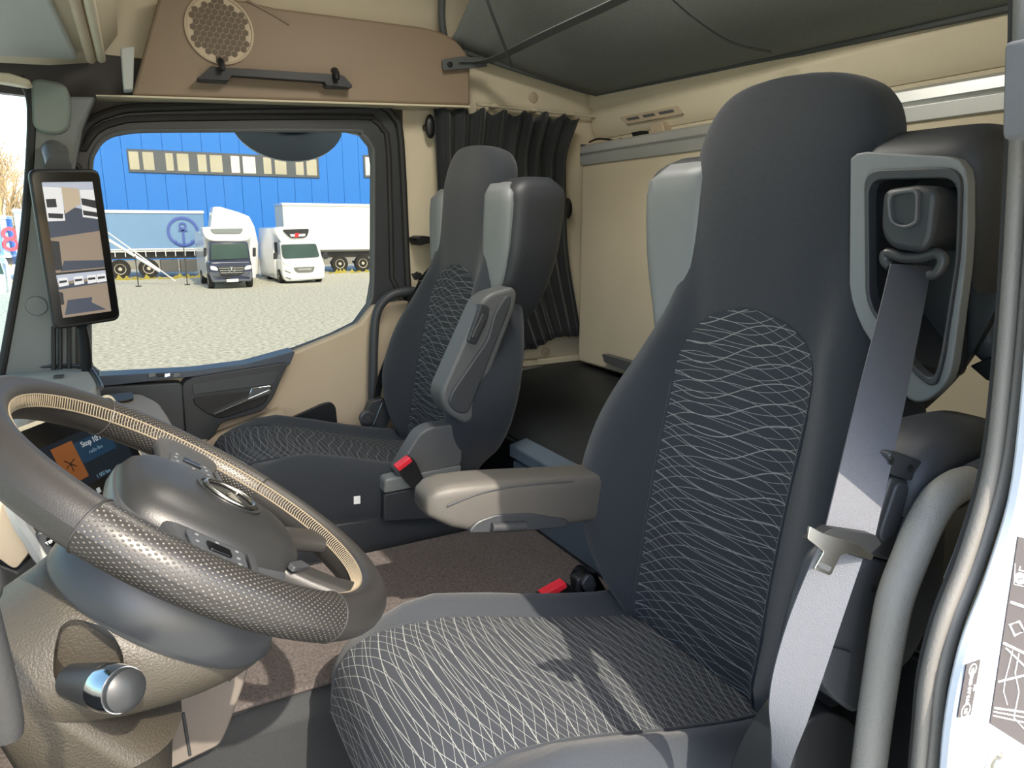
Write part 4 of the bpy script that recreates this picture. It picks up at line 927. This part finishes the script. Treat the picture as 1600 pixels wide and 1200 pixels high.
# mirror display on the passenger pillar
mo = thing('mirror_display', at(136, 515, Y=2.25), 'tall black mirror camera display on the passenger pillar', 'screen')
TL, TR, BR, BL = at(44, 264, Y=2.22), at(155, 264, Y=2.26), at(189, 500, Y=2.26), at(84, 516, Y=2.22)
mx = ((TR - TL) + (BR - BL)).normalized(); my = ((TL - BL) + (TR - BR)).normalized(); mn = mx.cross(my).normalized()
if mn.y > 0: mn = -mn
MB().prism(rnd([TL, TR, BR, BL], .022, 5), -mn * .028).build('display_housing', black, mo, bevel=.006, seg=3)
q4 = lambda u, v, h: lerp(lerp(BL, BR, u), lerp(TL, TR, u), v) + mn * h
def mq(name, pts, m, h): return MB().prism([q4(u, v, h) for u, v in pts], mn * .0003).build(name, m, mo, smooth=False)
MB().frame(rnd([q4(*p, .0005) for p in ((.03, .02), (.97, .02), (.97, .98), (.03, .98))], .018, 4), rnd([q4(*p, .0005) for p in ((.15, .07), (.87, .07), (.87, .92), (.15, .92))], .002, 4), mn * .002).build('display_bezel', screen_black, mo)
sg = em_('mirror_gravel', (122, 108, 96), .55); ss = em_('mirror_shadow', (50, 58, 74), .5); sw_ = em_('mirror_white', (190, 190, 194), .6); sd_ = em_('mirror_dark', (28, 32, 40), .4); sk_ = em_('mirror_sky', (150, 156, 172), .6); st2 = em_('mirror_trailer', (160, 146, 128), .55)
ux_ = lambda u: .15 + .72 * u
def M4(name, pts, m, h): return mq(name, [(ux_(u), .07 + .85 * v) for u, v in pts], m, h)
M4('view_upper', [(0, .34), (1, .34), (1, 1), (0, 1)], sg, .0006); M4('view_lower', [(0, 0), (1, 0), (1, .325), (0, .325)], sg, .0006)
M4('view_sky', [(0, .8), (1, .8), (1, 1), (0, 1)], sk_, .0010)
M4('view_shadow', [(0, .60), (1, .63), (1, .77), (.5, .82), (0, .74)], ss, .0011); M4('view_shadow', [(.1, .35), (1, .35), (1, .405), (.2, .425)], ss, .0011)
M4('view_trailer', [(.36, .77), (.7, .84), (.7, .95), (.36, .965)], st2, .0014); M4('view_truck', [(0, .72), (.34, .72), (.36, .96), (0, .97)], sw_, .0014)
M4('view_windscreen', [(.03, .82), (.22, .82), (.22, .88), (.03, .88)], sd_, .0018); M4('view_grille', [(.03, .745), (.3, .735), (.32, .77), (.03, .78)], sd_, .0018)
M4('view_truck', [(.70, .74), (1, .72), (1, .94), (.72, .94)], sw_, .0014); M4('view_windscreen', [(.72, .83), (1, .80), (1, .86), (.72, .88)], sd_, .0018); M4('view_grille', [(.72, .755), (1, .735), (1, .77), (.72, .79)], sd_, .0018)
M4('view_own_cab', [(0, .36), (.14, .36), (.16, .57), (0, .58)], sd_, .0016)
M4('view_sky', [(0, .27), (1, .28), (1, .325), (0, .325)], sk_, .0010); M4('view_shadow', [(.05, .02), (.9, .02), (.62, .09), (.65, .13), (.15, .13)], ss, .0011); M4('view_shadow', [(0, .215), (1, .23), (1, .255), (0, .25)], ss, .0012)
for u0 in (.02, .33, .6, .8): M4('view_truck', [(u0, .235), (u0 + .2, .24), (u0 + .19, .30), (u0 + .01, .30)], sw_, .0014); M4('view_windscreen', [(u0 + .02, .262), (u0 + .17, .264), (u0 + .17, .28), (u0 + .02, .28)], sd_, .0018)
M4('view_own_cab', [(0, .10), (.07, .10), (.08, .19), (0, .2)], sd_, .0016)
MB().tube(cat_([at(128, 510, Y=2.27), at(134, 545, Y=2.3), at(136, 586, Y=2.34)], 5), .014, 10).build('display_arm', black, mo)
MB().tube(cat_([at(92, 258, Y=2.3), at(86, 240, Y=2.36), at(84, 236, Y=2.43)], 5), .03, 12).build('display_mount', grey_md, mo)
for y_ in (0, 1): pass
for dx in (0, 10, 24): MB().tube(ats([(84 + dx, 510), (84 + dx, 600)], Y=2.42), .006, 6).build('pillar_gasket', rubber, ap)
# ================================================================= outside
GZ = -1.45
gm = mat('gravel', (188, 178, 156), .95, bump=.6, bs=5, var=1.6, vs=9)
gv = NG(gm)
gr = MB().add([V((-160, -60, GZ)), V((160, -60, GZ)), V((160, 140, GZ)), V((-160, 140, GZ))], [(0, 1, 2, 3)]).build('ground', gm); struct(gr, 'pale gravel yard')
gs = MB()
for i in range(140):
    x = -12 + i * .32; y = 41.9 + random.uniform(-.4, .4)
    gs.add([V((x - .2, y, GZ)), V((x + .2, y + .1, GZ)), V((x + random.uniform(-.1, .1), y, GZ + random.uniform(.1, .3)))], [(0, 1, 2)])
g_ = gs.build('grass', mat('dry_grass', (168, 158, 74), .9, var=.3)); tag(g_, 'strip of dry yellow grass along the gravel edge', 'grass'); g_['kind'] = 'stuff'
# ---- warehouse
YB = 52
blue = mat('blue_cladding', (38, 122, 214), .55, var=.03)
wh = thing('warehouse', at(350, 430, Y=YB) * 1, 'long blue clad warehouse with an upper row of windows', 'building'); wh.location.z = GZ; LOC[wh.name] = V(wh.location)
x0 = at(96, 300, Y=YB).x; x1 = at(700, 300, Y=YB).x; wz = 13.5
MB().box((x0, YB + .12, GZ), (x1, YB + 20, GZ + wz)).build('warehouse_body', blue, wh)
pw_ = 1.16; base = None; k = 0
while x0 + k * pw_ < x1:
    if base is None: base = MB().box((x0 + .006, YB, GZ + .6), (x0 + pw_ - .006, YB + .13, GZ + wz)).build('cladding_panel', blue, wh, bevel=.01, seg=1)
    else: q_ = base.copy(); C.objects.link(q_); q_.location = base.location + V((k * pw_, 0, 0)); q_.parent = wh
    k += 1
MB().box((x0, YB - .02, GZ), (x1, YB + .1, GZ + .6)).build('plinth', mat('plinth_grey', (150, 150, 145), .8), wh)
fr_ = mat('window_frame_grey', (84, 92, 100), .5); pn_ = mat('window_pane', (178, 176, 160), .15, var=.25, vs=.35); pl_ = mat('window_blind', (228, 228, 220), .4, var=.05)
ox, oy, sc_z = 130, 190, 2.926
def wpx(x, y, Y): return at(ox + x / sc_z, oy + y / sc_z, Y=Y)
a, b = wpx(197, 124, YB), wpx(1080, 260, YB)
win = MB().box((a.x, YB - .08, b.z), (b.x, YB + .02, a.z)).build('window_band', fr_, wh, bevel=.03, seg=1)
for i, (p0, p1) in enumerate(((205, 262), (268, 330), (372, 418), (424, 488), (518, 568), (574, 640), (670, 718), (724, 790), (818, 862), (870, 930), (965, 1008), (1015, 1068))):
    c0_ = wpx(p0, 132, YB); c1_ = wpx(p1, 246, YB)
    MB().box((c0_.x, YB - .11, b.z + .18), (c1_.x, YB - .07, a.z - .16)).build('pane', pl_ if i in (6, 7) else pn_, win)
a, b = wpx(1278, 152, YB), wpx(1420, 262, YB)
win = MB().box((a.x, YB - .08, b.z), (b.x, YB + .02, a.z)).build('window_band', fr_, wh, bevel=.03, seg=1)
for t in (.06, .54): MB().box((lerp(a.x, b.x, t), YB - .11, b.z + .18), (lerp(a.x, b.x, t + .4), YB - .07, a.z - .16)).build('pane', pl_, win)
# ---- wheels
tyre = mat('tyre', (40, 40, 40), .85); hubw = mat('wheel_hub', (190, 186, 172), .5, var=.1)
def wheel(c, r, w_, parent, ax=(0, -1, 0)):
    ax = V(ax); c = V(c)
    t = MB().lathe(c - ax * w_ / 2, ax, [(r * .55, 0), (r * .95, 0), (r, w_ * .15), (r, w_ * .85), (r * .95, w_), (r * .58, w_), (r * .55, w_ * .9)], 28).build('wheel', tyre, parent)
    MB().lathe(c - ax * w_ / 2, ax, [(r * .57, w_ * .2), (r * .57, w_ * .96), (r * .5, w_ * .9), (r * .35, w_ * .7), (r * .2, w_ * .7), (r * .18, w_ * 1.02), (.001, w_ * 1.02)], 20).build('hub', hubw, t)
    for k in range(8):
        a = 2 * pi * k / 8; e = V((math.cos(a), 0, math.sin(a))) if abs(ax.y) > .5 else V((0, math.cos(a), math.sin(a)))
        MB().lathe(c + e * r * .42 + ax * w_ * .25, ax, [(.001, 0), (r * .05, 0), (r * .05, .03), (.001, .03)], 6).build('wheel_bolt', steel, t)
# ---- trailers
def trailer(name, px0, px1, ytop, ybot, Y, m, lab, wheels, rail=True, yw=433):
    a, b = at(px0, ytop, Y=Y), at(px1, ybot, Y=Y); zt = at((px0 + px1) / 2, ytop, Y=Y).z
    T = thing(name, V(((a.x + b.x) / 2, Y + 1.2, GZ)), lab, 'trailer')
    zb = at((px0 + px1) / 2, ybot, Y=Y).z
    MB().box((a.x, Y, zb), (b.x, Y + 2.4, zt - .12)).build('curtain_side', m, T, bevel=.04)
    MB().box((a.x - .04, Y - .06, zt - .16), (b.x + .04, Y + 2.46, zt)).build('roof_rail', bodyw, T, bevel=.03)
    MB().box((a.x, Y - .03, zb - .08), (b.x, Y + 2.43, zb + .03)).build('floor_rail', bodyw if rail else grey_md, T)
    MB().box((a.x, Y + .3, zb - .45), (b.x, Y + 2.1, zb - .08)).build('chassis', char, T)
    for px in wheels:
        c = at(px, 405, Y=Y); wheel((c.x, Y + .15, GZ + .5), .5, .34, T)
        MB().box((c.x - .08, Y + .3, GZ + .42), (c.x + .08, Y + 2.1, GZ + .58)).build('axle', char, T)
    return T, a, b, zt, zb
curt = mat('curtain_blue_grey', (112, 150, 192), .6, var=.08, vs=.6)
T1, a, b, zt, zb = trailer('box_trailer', 20, 323, 328, 392, 43, curt, 'blue grey curtain trailer with an anchor emblem', (186, 231))
rp0 = at(176, 389, Y=43).x
zr = at(240, 390, Y=43).z
MB().box((a.x, 42.9, zr + .0), (b.x, 42.96, zr + .06)).build('side_rail', bodyw, T1)
first = None
for k in range(22):
    x = b.x - .15 - k * .48
    if x < a.x: break
    if first is None: first = MB().box((x - .02, 42.9, zr - .36), (x + .02, 42.95, zr)).build('rail_post', bodyw, T1); fx0 = x
    else: q_ = first.copy(); C.objects.link(q_); q_.location = first.location + V((x - fx0, 0, 0)); q_.parent = T1
ec_ = at(286, 362, Y=42.97); emb = mat('emblem_blue', (74, 98, 176), .6, var=0)
def disc(r0, r1, c, nm='anchor_emblem'):
    o1 = [c + V((math.cos(2 * pi * k / 32) * r1, 0, math.sin(2 * pi * k / 32) * r1)) for k in range(32)]; i1 = [c + V((math.cos(2 * pi * k / 32) * r0, 0, math.sin(2 * pi * k / 32) * r0)) for k in range(32)]
    MB().frame(o1, i1, (0, -.02, 0)).build(nm, emb, T1)
disc(.66, .80, ec_); disc(.10, .20, ec_ + V((0, 0, .30)))
MB().box(ec_ + V((-.06, -.02, -.62)), ec_ + V((.06, 0, .12))).build('anchor_emblem', emb, T1)
MB().box(ec_ + V((-.22, -.02, .02)), ec_ + V((.22, 0, .10))).build('anchor_emblem', emb, T1)
fl = cat_([ec_ + V((x, -.01, z)) for x, z in ((-.44, -.50), (-.3, -.66), (0, -.72), (.3, -.66), (.44, -.50))], 4)
MB().tube(fl, .07, 6).build('anchor_emblem', emb, T1)
for px0_, px1_ in ((250, 280), (281, 311)):
    a1, b1 = at(px0_, 406, Y=43.05), at(px1_, 424, Y=43.05); MB().box((a1.x, 43.05, b1.z), (b1.x, 43.6, a1.z)).build('side_locker', grey_md, T1, bevel=.03)
T2, a, b, zt, zb = trailer('box_trailer', 441, 720, 319, 390, 43, mat('curtain_white', (236, 236, 230), .6, var=.03), 'white curtain trailer standing behind the right motorhome', (531, 567), rail=False)
# tractor unit with a tall wind deflector behind the first motorhome
tr = thing('truck_tractor', V((at(362, 400, Y=40.0).x, 40.7, GZ)), 'white truck cab with tall roof deflector behind the left motorhome', 'truck')
MB().prism(ats([(328, 360), (333, 323), (344, 323), (372, 331), (390, 338), (398, 354), (404, 380), (404, 430), (328, 430)], Y=40.0), (0, 1.4, 0)).build('cab_body', bodyw, tr, bevel=.1, seg=3)
wheel((at(340, 430, Y=40.0).x, 40.2, GZ + .5), .5, .34, tr)
# ramps leaning in front of the left trailer
rm = thing('loading_ramp', at(273, 439, Y=37) , 'pair of pale diagonal bars leaning against blue grey trailer', 'ramp')
for p0, p1, r_ in (((150, 350), (274, 439), .03), ((165, 372), (250, 424), .07)):
    MB().tube(ats([p0, p1], Y=37.6), r_, 6).build('ramp_bar', bodyw, rm)
# fence posts
for px, y0, y1 in ((287, 386, 438), (211, 400, 440)):
    a, b = at(px, y0, Y=36.8), at(px, y1, Y=36.8); f_ = thing('fence_post', V((a.x, 36.8, GZ)), 'thin dark fence post beside the anchor emblem' if px > 250 else 'thin dark fence post between the trailer wheels', 'post', 'fence posts by the trailer')
    MB().tube([V((a.x, 36.8, GZ)), V((a.x, 36.8, a.z))], .025, 6).build('post', grey_dk, f_)
    MB().tube([V((a.x - .12, 36.8, GZ + .02)), V((a.x + .12, 36.8, GZ + .02))], .03, 6).build('post_foot', grey_dk, f_)
# ---- motorhomes
def plate(pts, Y, dy, name, m, parent, bev=.02, r=0):
    p = ats(pts, Y=Y); p = rnd(p, r, 4) if r else p
    return MB().prism(p, (0, dy, 0)).build(name, m, parent, bevel=bev, seg=2)
dglass = mat('vehicle_glass', (60, 84, 84), .1, var=.35, vs=1.6); navy = mat('navy_paint', (44, 54, 84), .3, coat=.4); vdark = mat('vehicle_dark', (38, 42, 50), .4); amber = mat('headlight', (214, 220, 226), .15, var=.1)
def zoom5(x, y): return (310 + x / 5.714, 310 + y / 5.714)
def Z5(pts): return [zoom5(*p) for p in pts]
Y1 = 33.6
m1 = thing('motorhome', V((at(362, 440, Y=Y1).x, Y1 + 2.5, GZ)), 'motorhome with dark blue bonnet and white overcab bed', 'motorhome', 'motorhomes parked on the gravel')
plate(Z5([(40, 300), (490, 300), (512, 560), (516, 715), (80, 720), (60, 500)]), Y1 + 1.2, 4.4, 'body', bodyw, m1, .06)
plate(Z5([(34, 262), (60, 255), (470, 252), (490, 270), (486, 330), (450, 376), (390, 388), (130, 386), (70, 362), (40, 310)]), Y1 + .45, 1.2, 'overcab', bodyw, m1, .05, .12)
plate(Z5([(105, 272), (400, 266), (392, 296), (372, 314), (140, 314), (118, 296)]), Y1 + .40, .1, 'overcab_window', mat('skylight_grey', (128, 140, 146), .2), m1, .02, .08)
plate(Z5([(100, 390), (440, 388), (470, 560), (96, 566)]), Y1 + .35, .9, 'cab', navy, m1, .06)
plate(Z5([(112, 408), (430, 402), (452, 536), (112, 552)]), Y1 + .30, .1, 'windscreen', dglass, m1, .02, .1)
plate(Z5([(96, 560), (470, 552), (482, 610), (488, 700), (470, 738), (130, 750), (104, 690), (92, 610)]), Y1, 1.2, 'bonnet', navy, m1, .09, .1)
plate(Z5([(172, 608), (416, 600), (404, 660), (380, 686), (210, 694), (188, 660)]), Y1 - .05, .1, 'grille', vdark, m1, .02, .08)
for k in range(3): plate(Z5([(184 + k * 6, 622 + k * 20), (410 - k * 6, 616 + k * 20), (408 - k * 6, 622 + k * 20), (186 + k * 6, 628 + k * 20)]), Y1 - .07, .05, 'grille_bar', chrome, m1, 0)
cst = at(*zoom5(297, 640), Y=Y1 - .1)
MB().tube([cst + V((math.cos(2 * pi * k / 20) * .13, 0, math.sin(2 * pi * k / 20) * .13)) for k in range(20)], .018, 6, loop=True).build('badge_ring', chrome, m1)
for k in range(3):
    a = pi / 2 + k * 2 * pi / 3; MB().tube([cst, cst + V((math.cos(a) * .13, 0, math.sin(a) * .13))], [.025, .01], 5).build('badge_star', chrome, m1)
for pts in ([(104, 602), (150, 606), (178, 632), (172, 648), (112, 640)], [(478, 596), (430, 600), (410, 624), (416, 640), (474, 630)]): plate(Z5(pts), Y1 - .04, .1, 'headlight', amber, m1, .02, .05)
plate(Z5([(100, 650), (480, 640), (486, 700), (470, 740), (130, 752), (108, 700)]), Y1 - .0, .3, 'bumper', mat('bumper_grey', (96, 104, 118), .4), m1, .06, .08)
plate(Z5([(252, 722), (358, 718), (358, 744), (254, 748)]), Y1 - .06, .05, 'number_plate', white, m1, .005)
for px in (60, 500): plate(Z5([(px - 14, 440), (px + 14, 440), (px + 14, 520), (px - 14, 520)]), Y1 + .2, .12, 'wing_mirror', vdark, m1, .03, .05)
for px in (130, 478): wheel((at(*zoom5(px, 760), Y=Y1).x, Y1 + .75, GZ + .34), .34, .24, m1, (1, 0, 0) if px > 300 else (-1, 0, 0))
for px in (130, 478): wheel((at(*zoom5(px, 760), Y=Y1).x, Y1 + 3.8, GZ + .34), .34, .24, m1, (1, 0, 0) if px > 300 else (-1, 0, 0))
Y2 = 35.2
m2 = thing('motorhome', V((at(465, 436, Y=Y2).x, Y2 + 2.5, GZ)), 'all white motorhome with dark roof window and red badge', 'motorhome', 'motorhomes parked on the gravel')
plate(Z5([(668, 262), (1000, 258), (1060, 380), (1130, 600), (1130, 700), (690, 720), (664, 500)]), Y2 + 1.3, 4.2, 'body', bodyw, m2, .06)
plate(Z5([(668, 268), (740, 252), (985, 258), (1030, 300), (1070, 384), (740, 396), (700, 330)]), Y2 + .55, 1.2, 'overcab', bodyw, m2, .06, .12)
plate(Z5([(750, 278), (990, 272), (975, 330), (950, 350), (830, 354), (800, 330)]), Y2 + .45, .15, 'roof_window', vdark, m2, .02, .08)
plate(Z5([(815, 320), (958, 316), (950, 338), (830, 342)]), Y2 + .42, .04, 'badge_band', bodyw, m2, 0)
plate(Z5([(866, 310), (905, 312), (885, 350), (858, 346)]), Y2 + .40, .03, 'red_badge', red, m2, 0)
plate(Z5([(730, 392), (1072, 384), (1110, 560), (742, 580)]), Y2 + .45, 1.0, 'cab', bodyw, m2, .06)
plate(Z5([(738, 412), (1050, 404), (1082, 512), (1070, 524), (770, 538), (752, 520)]), Y2 + .40, .1, 'windscreen', dglass, m2, .02, .1)
plate(Z5([(742, 545), (1080, 530), (1118, 590), (1132, 640), (1128, 716), (900, 738), (780, 742), (752, 690), (745, 600)]), Y2, 1.2, 'bonnet', bodyw, m2, .1, .12)
plate(Z5([(850, 616), (1040, 608), (1030, 650), (1000, 660), (890, 662), (866, 648)]), Y2 - .05, .1, 'grille', mat('grille_grey', (112, 116, 118), .4), m2, .02, .05)
plate(Z5([(890, 628), (1010, 622), (1008, 638), (892, 644)]), Y2 - .07, .05, 'grille_badge', chrome, m2, .0)
for pts in ([(752, 566), (790, 572), (842, 604), (835, 612), (780, 600)], [(1104, 556), (1080, 570), (1048, 600), (1056, 606), (1096, 586)]): plate(Z5(pts), Y2 - .03, .1, 'headlight', amber, m2, .02, .03)
for pts in ([(770, 640), (825, 662), (822, 668), (775, 652)], [(780, 700), (830, 716), (826, 724), (782, 712)]): plate(Z5(pts), Y2 - .02, .06, 'bumper_slot', grey_md, m2, 0)
plate(Z5([(905, 700), (1010, 694), (1010, 716), (905, 722)]), Y2 - .04, .05, 'number_plate', white, m2, .005)
plate(Z5([(676, 390), (712, 392), (720, 500), (684, 500)]), Y2 + 1.25, .1, 'side_window', vdark, m2, .01)
for px in (690, 1138): plate(Z5([(px - 18, 486), (px + 18, 482), (px + 18, 540), (px - 18, 546)]), Y2 + .5, .12, 'wing_mirror', vdark, m2, .03, .05)
for px, sx in ((770, -1), (1105, 1)):
    for dy in (.75, 3.8): wheel((at(*zoom5(px, 745), Y=Y2).x, Y2 + dy, GZ + .34), .34, .24, m2, (sx, 0, 0))
# ---- seen through the windshield: trailer with red lettering, bare tree
T3, a, b, zt, zb = trailer('box_trailer', -260, 18, 336, 402, 44, mat('curtain_sky_blue', (120, 160, 205), .6, var=.05), 'pale blue trailer with red lettering seen through windshield', (-40,), yw=430)
text('E8', 1.7, red, T3, basis(at(0, 376, Y=43.9), V((1, 0, 0)), V((0, 0, 1))), ext=.02)
vn = thing('parked_van', V((at(-20, 430, Y=36).x, 37, GZ)), 'white van roof seen at the edge of the windshield', 'van')
plate([(-90, 470), (10, 465), (8, 430), (0, 405), (-20, 398), (-90, 398)], 36, 2, 'van_body', bodyw, vn, .15, .3)
plate([(-10, 428), (6, 428), (0, 410), (-10, 408)], 35.95, .1, 'van_window', dglass, vn, .02)
tree = thing('bare_tree', V((at(15, 430, Y=60).x, 60, GZ)), 'bare brown tree seen through the windshield', 'tree')
def branch(p, d, L, r, n, segs, out):
    pts = [p]; q = V(p); dd = V(d)
    for k in range(segs):
        dd = (dd + V((random.uniform(-1, 1), random.uniform(-1, 1), random.uniform(-.3, .6))) * .14).normalized(); q = q + dd * L / segs; pts.append(q.copy())
    out.append((pts, r))
    if n:
        for k in range(5 if n > 1 else 6):
            t = random.randint(1, segs); nd = (dd + V((random.uniform(-1, 1), random.uniform(-1, 1), random.uniform(-.1, .8))) * .8).normalized()
            branch(pts[t], nd, L * random.uniform(.5, .72), r * .5, n - 1, 4, out)
bo_ = []; branch(V((tree.location.x, 60, GZ)), V((0, 0, 1)), 5.2, .22, 4, 5, bo_)
bark = mat('bark', (150, 130, 92), .9)
mb = MB(); mb.tube(bo_[0][0], [.22, .2, .18, .16, .14, .12], 8); mb.build('trunk', bark, tree)
mb = MB()
for pts, r in bo_[1:]: mb.tube(pts, [max(.012, r * (1 - .6 * k / len(pts))) for k in range(len(pts))], 4)
tb = mb.build('branches', bark, tree); tb['kind'] = 'stuff'
# ---- kerb mirror above the passenger window, outside
km = thing('kerb_mirror', at(448, 205, Y=2.85), 'dark kerb mirror bowl hanging outside above the window', 'mirror')
cx_, cz_ = at(446, 204, Y=2.85).x, at(446, 204, Y=2.85).z
rows = []
for r_, dy_, dz_ in ((1, 0, 0), (.98, .01, -.006), (.90, .03, -.012), (.7, .05, -.018), (.3, .06, -.02)):
    rows.append([V((cx_ + .205 * r_ * math.cos(2 * pi * j / 40), 2.80 + dy_ + .02 * math.sin(2 * pi * j / 40), cz_ + .03 + dz_ + .145 * r_ * math.sin(2 * pi * j / 40))) for j in range(40)])
MB().rows(rows, closed=True).build('mirror_bowl', mat('mirror_shell', (170, 184, 204), .25, var=.15, vs=12), km)
MB().prism([V((cx_ + .15 * math.cos(2 * pi * j / 40), 2.795, cz_ + .07 + .09 * math.sin(2 * pi * j / 40))) for j in range(40)], (0, -.006, 0)).build('mirror_glass', mat('mirror_silver', (170, 196, 222), .03, 1, var=0), km)
MB().tube([V((cx_, 2.83, cz_ + .1)), V((cx_, 2.75, cz_ + .3)), V((cx_, 2.64, cz_ + .42))], .02, 8).build('mirror_arm', black, km)
